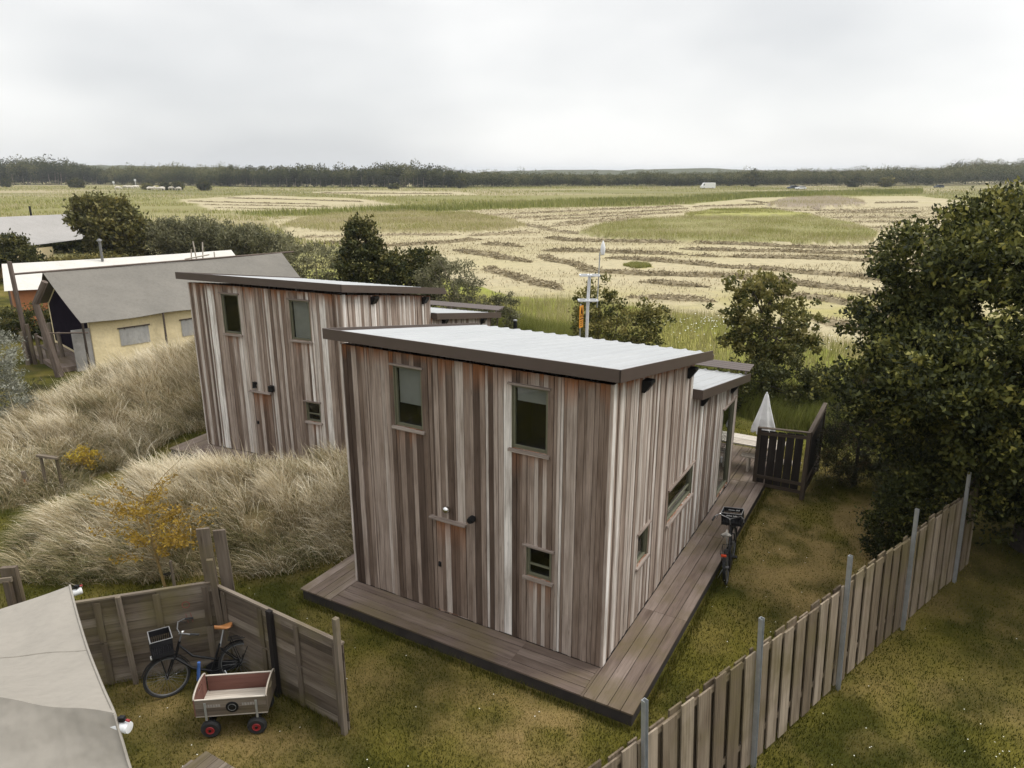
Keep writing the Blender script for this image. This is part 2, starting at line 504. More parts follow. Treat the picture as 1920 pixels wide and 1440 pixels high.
M['marram'] = leafmat('marram_blade', [(0, (.075, .082, .024)), (.22, (.165, .155, .06)), (.48, (.33, .26, .14)), (.74, (.55, .46, .305)), (1, (.80, .73, .57))], .65, .2, .25)
M['meadow_blade'] = leafmat('meadow_blade', [(0, (.075, .092, .018)), (.4, (.185, .20, .046)), (.65, (.30, .295, .088)), (.85, (.38, .33, .17)), (1, (.46, .39, .26))], .65, .25, .2)
M['hay'] = leafmat('hay_stalk', [(0, (.20, .163, .098)), (.5, (.29, .24, .15)), (1, (.41, .345, .225))], .8, .1, .15)
M['flower'] = plain('white_petal', (.8, .8, .74), .6, .05, 3, bmp=0)
M['yellow_flower'] = plain('yellow_petal', (.6, .42, .05), .6, .2, 3, bmp=0)

# ------------------------------------------------------------------ places of the land cover
g2 = lambda pts: [G(*p)[:2] for p in pts]
STUB = g2([(860, 535), (960, 556), (1120, 566), (1300, 590), (1480, 630), (1640, 690), (2100, 760), (2300, 470), (2000, 395), (1725, 368),
           (1400, 370), (1280, 384), (1000, 392), (880, 395), (620, 404), (505, 414), (540, 446), (700, 470)])
STUB2 = g2([(330, 375), (480, 366), (660, 372), (760, 384), (620, 392), (480, 398), (400, 396)])
STUB3 = g2([(560, 360), (700, 357), (860, 360), (900, 366), (700, 368)])
ISL_A = g2([(525, 428), (560, 412), (640, 402), (760, 398), (880, 401), (960, 414), (988, 426), (930, 435), (800, 439), (640, 437)])
ISL_B = g2([(1085, 440), (1130, 425), (1200, 415), (1280, 410), (1500, 407), (1600, 422), (1645, 440), (1636, 459), (1500, 461), (1300, 456), (1180, 452)])
ISL_B2 = g2([(1283, 405), (1340, 395), (1440, 396), (1525, 405), (1480, 411), (1300, 411)])
ISL_C = g2([(1440, 384), (1480, 374), (1560, 371), (1612, 378), (1625, 388), (1540, 393), (1450, 391)])
ISL_D = g2([(1168, 498), (1185, 494), (1215, 496), (1222, 501), (1190, 504)])
REED = g2([(440, 402), (560, 398), (700, 391), (860, 386), (930, 383), (1050, 378), (1280, 371), (1420, 362), (1730, 356), (1730, 364), (1420, 371), (1280, 383), (1050, 389), (930, 391), (860, 395), (700, 402), (500, 407)])
def yb_line(x):   # where the gardens end and the meadow begins
    return np.interp(x, [-90, -45, -28, -12, 0, 6, 9, 14, 40], [75, 62, 55, 44, 34, 25.5, 21, 18.5, 17])

DRY = [(*G(1540, 1010)[:2], 1.7, 1.0), (*G(1480, 1090)[:2], .9, .8), (*G(1580, 950)[:2], 1.2, .8), (*G(950, 1330)[:2], .9, .55), (*G(880, 1230)[:2], .6, .5), (*G(720, 1260)[:2], .5, .5),
       (*G(1620, 1290)[:2], .8, .45), (*G(1050, 1390)[:2], .7, .5), (*G(470, 1400)[:2], .9, .5), (*G(1500, 930)[:2], .6, .8), (*G(600, 1180)[:2], .5, .35),
       (*G(1480, 940)[:2], .45, .9), (*G(300, 1310)[:2], .8, .6), (*G(260, 1250)[:2], .5, .6)]
def dryness(x, y):
    d = sstep(.46, .74, fbm(x, y, 2.0, 3)) * .34 + sstep(.46, .72, fbm(x, y, .55, 9)) * .34 - .08
    for (cx, cy, r, s) in DRY:
        q = np.hypot(x - cx, y - cy) / r
        d = d + s * np.exp(-q * q) * (.15 + 1.2 * sstep(.3, .7, fbm(x, y, .5, 4)))
    return np.clip(d * .88, 0, 1)
def lerp(a, b, t):
    return a + (b - a) * t[..., None]
A3 = lambda *c: np.array(c, float)
def cover(x, y):
    """albedo of the ground"""
    wx = x + (fbm(x, y, 9, 21) - .5) * np.clip(y * .05, 0, 8)
    wy = y + (fbm(x, y, 9, 22) - .5) * np.clip(y * .05, 0, 8)
    n1, n2 = fbm(x, y, 25, 1), fbm(x, y, 6, 2)
    # far meadow: olive with paler bands
    c = lerp(A3(.175, .165, .07) + np.zeros(x.shape + (3,)), A3(.31, .265, .16), sstep(.35, .65, fbm(x * .45, y, 28, 7)))
    c = lerp(c, A3(.20, .19, .07), sstep(.52, .7, fbm(x * .3, y, 60, 12)) * .8)
    # near meadow
    mead = sstep(95, 60, y) * sstep(-30, -10, x)
    c = lerp(c, lerp(A3(.22, .235, .05) + np.zeros(x.shape + (3,)), A3(.32, .30, .09), sstep(.35, .7, n2)), mead)
    # mown stubble, drawn out along the mowing direction
    st = (in_poly(wx, wy, STUB) | in_poly(wx, wy, STUB2) | in_poly(wx, wy, STUB3)).astype(float)
    stc = lerp(A3(.345, .297, .185) + np.zeros(x.shape + (3,)), A3(.395, .343, .222), sstep(.28, .62, fbm(x * .10 + y * .04, y - x * .12, 2.4, 31)))
    stc = lerp(stc, A3(.36, .32, .175), sstep(.40, .75, n1) * .55)
    edge = sstep(56, 40, y) * sstep(.25, .65, fbm(x, y, 4, 8)) * .9
    stc = lerp(stc, A3(.30, .27, .09), edge)
    c = lerp(c, stc, st)
    for P, col in ((ISL_A, A3(.28, .245, .13)), (ISL_B, A3(.24, .225, .10)), (ISL_B2, A3(.30, .29, .10)), (ISL_C, A3(.26, .215, .17)), (ISL_D, A3(.33, .30, .10)), (REED, A3(.17, .175, .055))):
        m = in_poly(x + (wx - x) * .4, y + (wy - y) * .4, P).astype(float)
        c = lerp(c, col * (1 + .3 * (n2 - .5))[..., None], m)
    # gardens
    lawn = lerp(A3(.038, .040, .006) + np.zeros(x.shape + (3,)), A3(.112, .098, .017), sstep(.3, .7, fbm(x, y, 1.1, 14)))
    lawn = lerp(lawn, A3(.215, .155, .062), dryness(x, y))
    gd = sstep(1.5, -1.5, y - yb_line(x))
    c = lerp(c, lawn, gd)
    return c

# ---- the ground, one sheet out to the horizon
ang = np.concatenate([np.linspace(-180, -58, 24, endpoint=False), np.linspace(-58, 58, 420), np.linspace(58, 180, 25)[1:-1]])
rad = np.concatenate([[0.6], 3 * 1.0125 ** np.arange(0, 600)])
rad = rad[rad < 5200]; rad = np.append(rad, 9000)
AA, RR = np.meshgrid(np.radians(ang), rad)
gx, gy = RR * np.sin(AA), RR * np.cos(AA)
nr, na = gx.shape
gz = np.zeros_like(gx)
far = sstep(60, 200, RR)
gz += far * (fbm(gx, gy, 70, 41) - .5) * .8
for P, h in ((ISL_A, .3), (ISL_B, .5), (ISL_B2, .5), (ISL_C, .9)):
    gz += h * in_poly(gx, gy, P) * (.6 + .4 * fbm(gx, gy, 8, 5))
idx = np.arange(nr * na).reshape(nr, na)
a0, a1 = idx[:-1, :], idx[1:, :]
F = np.stack([a0, np.roll(a0, -1, 1), np.roll(a1, -1, 1), a1], -1).reshape(-1, 4)
cv = cover(gx.ravel(), gy.ravel())
V = np.stack([gx, gy, gz], -1).reshape(-1, 3)
V = np.vstack([V, [[0, 0, 0]]]); cv = np.vstack([cv, cv[:1]])
capf = np.stack([np.full(na, nr * na), np.full(na, nr * na), np.roll(idx[0], -1), idx[0]], -1)
ground = np_mesh('ground', V, F[:, ::-1], M['ground'], cover=np.hstack([cv, np.ones((len(cv), 1))]), smooth=True)
tag(ground, 'lawns, meadow and mown hay field reaching to the horizon', 'ground', kind='structure')

# ---- dunes
DUNE_FRONT = [(-8.9, 14.9, .65), (-8.2, 15.2, 1.1), (-7.3, 15.3, 1.15), (-5.6, 15.5, 1.02), (-3.9, 16.2, 1.1), (-2.6, 17.0, 1.0)]
DUNE_BACK = [(-13.7, 18.3, .5), (-13.7, 19.2, .9), (-13.6, 20.6, 1.1), (-13.4, 22.6, 1.35), (-12.2, 24.2, 1.75), (-10.4, 25.2, 1.95), (-8.5, 25.6, 1.8)]
def dune_h(x, y):
    wob = (fbm(x, y, 1.3, 33) - .5) * .5
    d, h = seg_dist(x, y, DUNE_FRONT)
    z1 = h * np.exp(-((d + wob * .5) / 1.55) ** 2.4)
    d, h = seg_dist(x, y, DUNE_BACK)
    z2 = h * np.exp(-((d + wob * .6) / 1.9) ** 2.4)
    z = np.maximum(z1, z2)
    z = z * (1 + (fbm(x, y, 1.0, 35) - .5) * .75)
    return z - .09
def dune_mesh(name, x0, x1, y0, y1, which, label):
    xs, ys = np.meshgrid(np.linspace(x0, x1, 110), np.linspace(y0, y1, 110))
    z = dune_h(xs, ys); m = z > -.085
    idx = np.arange(xs.size).reshape(xs.shape)
    F = np.stack([idx[:-1, :-1], idx[:-1, 1:], idx[1:, 1:], idx[1:, :-1]], -1).reshape(-1, 4)
    keep = (z.ravel()[F] > -.088).all(1) & which(xs.ravel()[F].mean(1), ys.ravel()[F].mean(1))
    c = lerp(A3(.12, .10, .045) + np.zeros(xs.shape + (3,)), A3(.24, .185, .10), sstep(.3, .7, fbm(xs, ys, .8, 6))).reshape(-1, 3)
    o = np_mesh(name, np.stack([xs, ys, z], -1).reshape(-1, 3), F[keep], M['sand'], cover=np.hstack([c, np.ones((len(c), 1))]), smooth=True)
    return tag(o, label, 'dune', kind='structure')
def is_front(x, y):
    return seg_dist(x, y, DUNE_FRONT)[0] / 1.55 <= seg_dist(x, y, DUNE_BACK)[0] / 1.9
dune_mesh('dune', -13, 0, 12, 19.5, is_front, 'low dune under pale marram grass between the two cabins and the plank fence')
dune_mesh('dune', -18, -6, 14, 28.5, lambda x, y: ~is_front(x, y), 'dune under marram grass beside the yellow walled tent')

# ---- grass blades
def blades(name, P, L, lean, bend, w, segs, tint, mat, label, cat):
    """P (N,3) roots, L lengths, lean (N,2) direction, bend 0..1.3, w widths"""
    N_ = len(P)
    la = lean / np.maximum(np.linalg.norm(lean, axis=1, keepdims=True), 1e-6)
    ph = rng.random(N_) * 6.283
    side = np.stack([np.cos(ph), np.sin(ph), np.zeros(N_)], 1)
    rings = []
    for s in range(segs + 1):
        t = s / segs
        a = bend * t                      # angle from vertical grows along the blade
        # integrate a circular arc
        aa = np.maximum(bend, 1e-3)
        hx = L * (1 - np.cos(aa * t)) / aa
        hz = L * np.sin(aa * t) / aa
        c = P + np.stack([la[:, 0] * hx, la[:, 1] * hx, hz], 1)
        ww = (w * (1 - t) ** .7 * .5 if segs > 1 else w * (1 - t) * .5)[:, None]
        if s == segs:
            rings.append(c[:, None, :])
        else:
            rings.append(np.stack([c - side * ww, c + side * ww], 1))
    V = np.concatenate(rings, 1)
    nv = V.shape[1]
    base = (np.arange(N_) * nv)[:, None]
    quads = []
    for s in range(segs - 1):
        quads.append(np.concatenate([base + 2 * s, base + 2 * s + 1, base + 2 * s + 3, base + 2 * s + 2], 1))
    tri = np.concatenate([base + 2 * (segs - 1), base + 2 * (segs - 1) + 1, base + nv - 1], 1)
    me = bpy.data.meshes.new(name)
    V = V.reshape(-1, 3)
    me.vertices.add(len(V)); me.vertices.foreach_set('co', V.astype(np.float32).ravel())
    if quads:
        Q = np.concatenate(quads, 0)
        loops = np.concatenate([Q.ravel(), tri.ravel()])
        starts = np.concatenate([np.arange(len(Q)) * 4, len(Q) * 4 + np.arange(len(tri)) * 3])
    else:
        loops = tri.ravel(); starts = np.arange(len(tri)) * 3
    me.loops.add(len(loops)); me.loops.foreach_set('vertex_index', loops.astype(np.int32))
    me.polygons.add(len(starts)); me.polygons.foreach_set('loop_start', starts.astype(np.int32))
    me.update(calc_edges=True)
    set_attrs(me, tint=np.repeat(np.clip(tint, 0, 1), nv))
    me.materials.append(mat)
    o = bpy.data.objects.new(name, me); COL.objects.link(o)
    if cat: tag(o, label, cat, kind='stuff')
    return o
HOUSES = [(np.array([1.4485, 9.9489]), -0.5212), (np.array([-4.2814, 17.839]), -0.5212 + .0946)]
def under_house(x, y, pad=.0):
    r = np.zeros(np.shape(x), bool)
    for o, a in HOUSES:
        dx, dy = x - o[0], y - o[1]
        lx = dx * math.cos(a) + dy * math.sin(a); ly = -dx * math.sin(a) + dy * math.cos(a)
        r |= (lx > -5.96 - pad) & (lx < .87 + pad) & (ly > -.79 - pad) & (ly < 11.2 + pad)
    return r
# lawn: denser near the eye
n = 500000
rr = 5.0 * (28 / 5.0) ** rng.random(n); th = R(-52) + rng.random(n) * R(122)
x, y = rr * np.sin(th), rr * np.cos(th)
k = ~under_house(x, y, -.02) & (dune_h(x, y) < -.03) & (y < yb_line(x) + .5)
x, y = x[k], y[k]; n = len(x)
d = dryness(x, y); tuft = fbm(x, y, .35, 51)
L_ = (.025 + .05 * tuft * rng.random(n)) * (1.15 - .5 * d)
az = rng.random(n) * 6.283
blades('grass', np.stack([x, y, np.zeros(n)], 1), L_, np.stack([np.cos(az), np.sin(az)], 1), rng.random(n) * 1.2, .006 + .0011 * rr[k] * .6, 1,
       .12 + d * .6 + rng.normal(0, .13, n) + (fbm(x, y, .8, 14) - .5) * .6 + (fbm(x, y, .16, 15) - .5) * .5, M['lawn_blade'], 'short patchy lawn, green with straw coloured dry patches', 'grass')
# longer tufts in the lawn and along the deck and fences
n = 26000
x = rng.uniform(-13, 13, n); y = rng.uniform(5, 26, n)
k = ~under_house(x, y, .0) & (dune_h(x, y) < 0) & (fbm(x, y, .9, 55) > .52) & (y < yb_line(x))
x, y = x[k], y[k]; n = len(x); az = rng.random(n) * 6.283
blades('grass', np.stack([x, y, np.zeros(n)], 1), .05 + .08 * rng.random(n), np.stack([np.cos(az), np.sin(az)], 1), .3 + rng.random(n), np.full(n, .010), 2,
       .2 + rng.normal(0, .14, n), M['lawn_blade'], 'longer tufts of grass scattered over the lawn', 'grass')
# unmown verge along the deck edges and fence feet
vx, vy = [], []
def verge(p, q, n, wd):
    t = rng.random(n); nx_, ny_ = -(q[1] - p[1]), q[0] - p[0]; l = math.hypot(nx_, ny_); o_ = rng.normal(0, wd, n)
    vx.append(p[0] + (q[0] - p[0]) * t + nx_ / l * o_); vy.append(p[1] + (q[1] - p[1]) * t + ny_ / l * o_)
for o_, a_ in HOUSES:
    W_ = lambda lx, ly: (o_[0] + lx * math.cos(a_) - ly * math.sin(a_), o_[1] + lx * math.sin(a_) + ly * math.cos(a_))
    verge(W_(-5.96, -.83), W_(.87, -.83), 2600, .05); verge(W_(.92, -.8), W_(.92, 11), 3800, .06); verge(W_(-6.0, -.8), W_(-6.0, 6), 1500, .06)
verge((-.05, 5.35), (9.6, 13.78), 5200, .09); verge((-8.3, 9.25), (-4.86, 10.32), 1500, .06); verge((-4.86, 10.32), (-2.42, 8.8), 1500, .06)
vx, vy = np.concatenate(vx), np.concatenate(vy); k = ~under_house(vx, vy, .01); vx, vy = vx[k], vy[k]; n = len(vx); az = rng.random(n) * 6.283
blades('grass', np.stack([vx, vy, np.zeros(n)], 1), .07 + .13 * rng.random(n) * fbm(vx, vy, .6, 57) * 1.6, np.stack([np.cos(az), np.sin(az)], 1), .3 + rng.random(n), np.full(n, .009), 2,
       .25 + rng.normal(0, .16, n) + (fbm(vx, vy, .9, 58) - .5) * .5, M['lawn_blade'], 'longer unmown grass along the deck edges and fence feet', 'grass')
# marram grass on the dunes: combed outward from the crest and down wind
nc = 3600
cx_ = rng.uniform(-16.5, -1.8, nc); cy_ = rng.uniform(12.3, 28, nc)
k = (dune_h(cx_, cy_) > -.03) & ~under_house(cx_, cy_, .05); cx_, cy_ = cx_[k], cy_[k]; nc = len(cx_)
ctint = rng.normal(0, .14, nc) - .30 * (rng.random(nc) < .15); crad = .16 + .26 * rng.random(nc); clen = .55 + .85 * rng.random(nc)
wind = np.stack([-.75 + (fbm(cx_, cy_, 2.2, 63) - .5) * 2.4, -.35 + (fbm(cx_, cy_, 2.2, 64) - .5) * 2.0], 1) + rng.normal(0, .3, (nc, 2))
ci = rng.integers(0, nc, 170000)
ox, oy = rng.normal(0, .55, len(ci)) * crad[ci], rng.normal(0, .55, len(ci)) * crad[ci]
x, y = cx_[ci] + ox, cy_[ci] + oy; z = dune_h(x, y)
k = (z > -.05) & ~under_house(x, y, .03)
x, y, z, ci, ox, oy = x[k], y[k], z[k], ci[k], ox[k], oy[k]; n = len(x)
e = .1
gxx = -(dune_h(x + e, y) - dune_h(x - e, y)) / (2 * e); gyy = -(dune_h(x, y + e) - dune_h(x, y - e)) / (2 * e)
rr_ = np.stack([ox, oy], 1) / crad[ci][:, None]
lean = np.stack([gxx, gyy], 1) * .9 + wind[ci] * .8 + rr_ * 1.05 + rng.normal(0, .38, (n, 2))
front = is_front(x, y)
top = np.clip(z / 1.2, 0, 1)
L_ = (.36 + .36 * rng.random(n)) * clen[ci]
bend = np.clip(.75 + .6 * rng.random(n) + .55 * (1 - top) + .35 * np.hypot(rr_[:, 0], rr_[:, 1]) * .5, .2, 1.9)
tint = .60 + .36 * (top - .4) + ctint[ci] + (fbm(x, y, 1.1, 67) - .5) * .6 + rng.normal(0, .25, n)
tint = np.where(front, tint + .14 * sstep(-5.5, -7.5, x) * top, tint - .03)
blades('grass', np.stack([x, y, z - .02], 1), L_, lean, bend, .008 + .010 * rng.random(n), 4, tint, M['marram'],
       'long windswept marram grass covering the dunes, straw coloured on the crests', 'dune grass')
# upright flowering stalks along the dune crests
n = 1500
x = rng.uniform(-15, -2, n); y = rng.uniform(13, 27, n); z = dune_h(x, y)
k = (z > .75) & ~under_house(x, y, .1)
x, y, z = x[k], y[k], z[k]; n = len(x)
blades('grass', np.stack([x, y, z], 1), .75 + .45 * rng.random(n), np.stack([np.full(n, -.6), rng.normal(0, .6, n)], 1), .25 + .4 * rng.random(n), np.full(n, .016), 4,
       .75 + .25 * rng.random(n), M['marram'], 'pale seed stalks standing above the dune crests', 'dune grass')

def scatter_poly(P, n):
    P = np.array(P); lo, hi = P.min(0), P.max(0)
    x = rng.uniform(lo[0], hi[0], n * 4); y = rng.uniform(lo[1], hi[1], n * 4)
    k = in_poly(x, y, P); return x[k][:n], y[k][:n]
def tall(name, x, y, h0, h1, w, tint, label, lean=(-.3, -.1), segs=2, sd=.14, clump=2.5):
    n = len(x)
    t = tint + rng.normal(0, sd, n) + (fbm(x, y, clump, 71) - .5) * .6
    hm = .55 + .9 * fbm(x, y, clump, 72)
    blades(name, np.stack([x, y, np.zeros(n)], 1), (h0 + (h1 - h0) * rng.random(n)) * hm, np.array(lean) + rng.normal(0, .6, (n, 2)), .2 + .8 * rng.random(n),
           np.full(n, w) if np.isscalar(w) else w, segs, t, M['meadow_blade'], label, 'tall grass')
# meadow between the gardens and the hay field
n = 150000
x = rng.uniform(-14, 40, n); y = 17 + 34 * rng.random(n)
hay_line = np.interp(x, [-14, -2, 5, 12, 16, 20, 40], [50, 46.5, 45, 41, 35, 31, 27])
yb = yb_line(x)
u_ = (y - yb) / (hay_line - yb)
k = (u_ > 0) & (u_ < 1 + .12 * (fbm(x, y, 3, 77) - .5)) & ~under_house(x, y, .2)
x, y, u_ = x[k], y[k], u_[k]
tall('grass', x, y, .35, .75, .016 + .012 * rng.random(len(x)), .50 + .3 * u_, 'green uncut meadow grass behind the two cabins', clump=3)
# rank grass bank next to the garden edge
n = 60000
x = rng.uniform(-3, 26, n); off = rng.random(n); y = yb_line(x) + .2 + off * 4.2
k = ~under_house(x, y, .3); x, y = x[k], y[k]
tall('grass', x, y, .75, 1.25, .016 + .012 * rng.random(len(x)), .38, 'rank dark green grass bank along the garden edge', lean=(.5, -.3), segs=3, clump=1.6)
# uncut islands in the hay field
x, y = scatter_poly(ISL_A, 30000); tall('grass', x, y, .5, .9, .07, .82, 'uncut island of dull tall grass left in the hay field', clump=7)
x, y = scatter_poly(ISL_B, 42000); tall('grass', x, y, .6, 1.0, .06, .72, 'large uncut island of tall green grass in the hay field', clump=7)
x, y = scatter_poly(ISL_B2, 14000); tall('grass', x, y, .6, 1.0, .08, .62, 'uncut strip of yellow green grass behind the large island', clump=7)
x, y = scatter_poly(ISL_C, 9000); tall('grass', x, y, .9, 1.5, .12, .95, 'far uncut patch of dull mauve seed heads', clump=10)
x, y = scatter_poly(REED, 32000); tall('grass', x, y, .9, 1.6, .14, .42, 'green reeds along the ditch across the field', clump=14)
x, y = scatter_poly(ISL_D, 1500); tall('grass', x, y, .25, .4, .05, .55, 'small uncut tuft of grass among the hay rows', clump=3)
# stray stalks over the far meadow so that it is not bare
n = 110000
yy = 80 * (420 / 80.) ** rng.random(n); x = yy * rng.uniform(-.8, .8, n)
k = ~in_poly(x, yy, STUB) & ~in_poly(x, yy, STUB2); x, yy = x[k], yy[k]
k = (fbm(x * .5, yy, 22, 81) > .42) & ~in_poly(x, yy, STUB3) & (yy > yb_line(x) + 3)
tall('grass', x[k], yy[k], .4, .9, .05 + .0006 * yy[k], .66, 'rough grass over the far meadow', clump=20)
# daisies on the lawn
def dots(name, x, y, z, r, mat, label, cat):
    n = len(x); a = rng.random(n) * 6.28
    q = [np.stack([x + r * np.cos(a + k * 1.5708), y + r * np.sin(a + k * 1.5708), z + rng.normal(0, r * .25, n)], 1) for k in range(4)]
    V = np.stack(q, 1).reshape(-1, 3)
    return tag(np_mesh(name, V, np.arange(4 * n).reshape(-1, 4), mat), label, cat, kind='stuff')
x = rng.uniform(3, 11, 900); y = rng.uniform(5.5, 12, 900); k = (fbm(x, y, 1.2, 91) > .58) & (y < 6 + (x - 1) * .62)
x2 = rng.uniform(-12, 9, 260); y2 = rng.uniform(6, 18, 260); k2 = ~under_house(x2, y2, .1) & (dune_h(x2, y2) < 0)
dots('daisies', np.append(x[k], x2[k2]), np.append(y[k], y2[k2]), .06, .010, M['flower'], 'tiny white daisies dotted over the lawn', 'flowers')
x = rng.normal(G(1325, 635)[0], 1.6, 160); y = rng.normal(G(1325, 635)[1], 1.2, 160)
dots('meadow_flowers', x, y, .75 + rng.random(160) * .2, .035, M['flower'], 'white umbels in the meadow behind the near cabin', 'flowers')
x = rng.normal(G(1500, 665)[0], 2.5, 120); y = rng.normal(G(1500, 665)[1], 1.2, 120)
dots('meadow_flowers', x, y, .6 + rng.random(120) * .25, .025, M['flower'], 'small pale flowers in the meadow left of the big tree', 'flowers')

# loose hay left lying on the stubble
x, y = scatter_poly(STUB, 110000)
k = (y < 175) & (rng.random(len(x)) < np.clip(75 / y, 0, 1)) & ~in_poly(x, y, ISL_A) & ~in_poly(x, y, ISL_B) & (fbm(x * .10 + y * .04, y - x * .12, 2.4, 31) < .56)
x, y = x[k], y[k]; n = len(x); az = rng.random(n) * 6.283
blades('hay_litter', np.stack([x, y, np.full(n, .03)], 1), .15 + .2 * rng.random(n), np.stack([np.cos(az), np.sin(az)], 1), 1.1 + .5 * rng.random(n), .02 + y * .0007, 2,
       .85 + rng.normal(0, .2, n), M['hay'], 'loose stalks of hay left lying on the stubble', 'hay')
# ---- windrows of cut hay
ROWS = [[(1280, 455), (1397, 460), (1513, 465), (1640, 467), (1760, 470)], [(1280, 468), (1380, 470), (1480, 473), (1633, 477), (1760, 484)],
        [(1300, 480), (1343, 482)], [(1370, 482), (1480, 485), (1600, 488), (1740, 498)], [(1140, 485), (1280, 493), (1380, 502), (1480, 510), (1600, 518), (1760, 540)],
        [(1017, 480), (1060, 493), (1107, 508), (1207, 515), (1280, 517), (1380, 520), (1447, 527), (1600, 545), (1760, 578)],
        [(1207, 528), (1280, 535), (1323, 538)], [(1447, 553), (1520, 561), (1600, 573), (1760, 610)], [(1187, 556), (1240, 559), (1330, 567)],
        [(1527, 598), (1570, 609), (1613, 620), (1720, 652)], [(910, 458), (977, 463)], [(1023, 447), (1073, 452), (1280, 456)], [(1023, 470), (1140, 473), (1280, 478)],
        [(853, 470), (920, 480), (990, 492)], [(913, 503), (973, 522), (1050, 543)], [(873, 443), (973, 438), (1010, 437)], [(983, 422), (1040, 433), (1090, 440)],
        [(900, 405), (1000, 400), (1150, 393), (1280, 387)], [(960, 410), (1080, 405), (1200, 398), (1290, 392)], [(1000, 414), (1120, 408), (1280, 399)],
        [(1040, 420), (1140, 413), (1200, 408)], [(1030, 426), (1110, 418), (1180, 413)], [(560, 447), (700, 442), (860, 441)], [(600, 456), (720, 459)], [(720, 462), (840, 456), (900, 450)],
        [(1530, 400), (1640, 399), (1730, 398)], [(1560, 409), (1660, 409), (1735, 409)], [(1600, 417), (1680, 418), (1740, 419)], [(1630, 428), (1740, 430)], [(1655, 441), (1750, 443)], [(1655, 453), (1760, 456)],
        [(1420, 391), (1500, 396), (1600, 396), (1720, 391)], [(350, 378), (460, 381), (600, 384)], [(380, 385), (500, 387), (620, 389)], [(400, 391), (480, 393), (560, 393)], [(420, 372), (520, 374), (680, 379)], [(600, 362), (720, 363), (850, 364)],
        [(1400, 377), (1440, 381)], [(1640, 381), (1720, 379)], [(1300, 388), (1380, 386), (1430, 383)]]
for row in ROWS:
    P = [G(*p) for p in row]
    pts = []
    for a, b in zip(P[:-1], P[1:]):
        k = max(2, int(np.linalg.norm(b - a) / .5))
        for i in range(k): pts.append(a + (b - a) * i / k)
    pts.append(P[-1]); pts = np.array(pts)
    dist = pts[:, 1].mean()
    s = np.arange(len(pts)) * .5 + rnd.random() * 90
    dx = np.gradient(pts[:, 0]); dy = np.gradient(pts[:, 1]); ln = np.hypot(dx, dy) + 1e-9
    nx, ny = -dy / ln, dx / ln
    wob = (vnoise(s, s * 0, 4, 3) - .5) * 1.0 + (vnoise(s, s * 0, 1.3, 4) - .5) * .5
    pts[:, 0] += nx * wob; pts[:, 1] += ny * wob
    wid = .48 * (.85 + .5 * vnoise(s, s * 0, 1.7, 7)) * (1 + .2 * (dist > 90)); hgt = .27 * (.6 + .75 * vnoise(s, s * 0, 1.5, 8))
    endf = np.minimum(1, np.minimum(np.arange(len(pts)), np.arange(len(pts))[::-1]) / 3.0 + .15); wid = wid * endf; hgt = hgt * endf
    prof = [(-1, -.05), (-.62, .6), (-.1, 1), (.5, .75), (1, -.05)]
    V = []
    for (u0, h0) in prof:
        jj = rng.normal(0, .09, len(pts))
        V.append(np.stack([pts[:, 0] + nx * wid * (u0 + jj), pts[:, 1] + ny * wid * (u0 + jj), hgt * (h0 + jj * .8) - .02 * (h0 < 0)], 1))
    V = np.stack(V, 1); m_ = len(pts); V = V.reshape(-1, 3)
    i0 = (np.arange(m_ - 1) * 5)[:, None] + np.arange(4)[None, :]
    Fq = np.stack([i0, i0 + 1, i0 + 6, i0 + 5], -1).reshape(-1, 4)
    # loose stalks lying over the row, as thin quads
    nb = int(m_ * (26 if dist < 90 else 7)); j = rng.integers(0, m_, nb); uu = rng.uniform(-1.15, 1.15, nb)
    c = np.stack([pts[j, 0] + nx[j] * wid[j] * uu + rng.normal(0, .15, nb), pts[j, 1] + ny[j] * wid[j] * uu + rng.normal(0, .15, nb), hgt[j] * np.clip(1.05 - uu ** 2, .02, 1) + .02], 1)
    dv = rng.normal(0, 1, (nb, 3)); dv[:, 2] = np.abs(dv[:, 2]) * .45; dv /= np.linalg.norm(dv, axis=1)[:, None]
    sv = np.cross(dv, rng.normal(0, 1, (nb, 3))); sv /= np.linalg.norm(sv, axis=1)[:, None]
    l_ = (.12 + .16 * rng.random(nb))[:, None]; w_ = .018 * (1 + dist / 60)
    Q = np.stack([c - dv * l_ - sv * w_, c + dv * l_ - sv * w_, c + dv * l_ + sv * w_, c - dv * l_ + sv * w_], 1).reshape(-1, 3)
    Vt = np.vstack([V, Q]); Ft = np.vstack([Fq, len(V) + np.arange(4 * nb).reshape(-1, 4)])
    tt = np.concatenate([np.clip(rng.normal(.42, .2, len(V)), 0, 1), np.repeat(np.clip(rng.normal(.55, .28, nb), 0, 1), 4)])
    loc = pts.mean(0) * [1, 1, 0]
    o = np_mesh('hay_windrow', Vt, Ft, M['hay'], tint=tt, loc=loc)
    tag(o, 'brown row of cut hay lying across the mown field', 'hay row', 'rows of cut hay on the mown field')

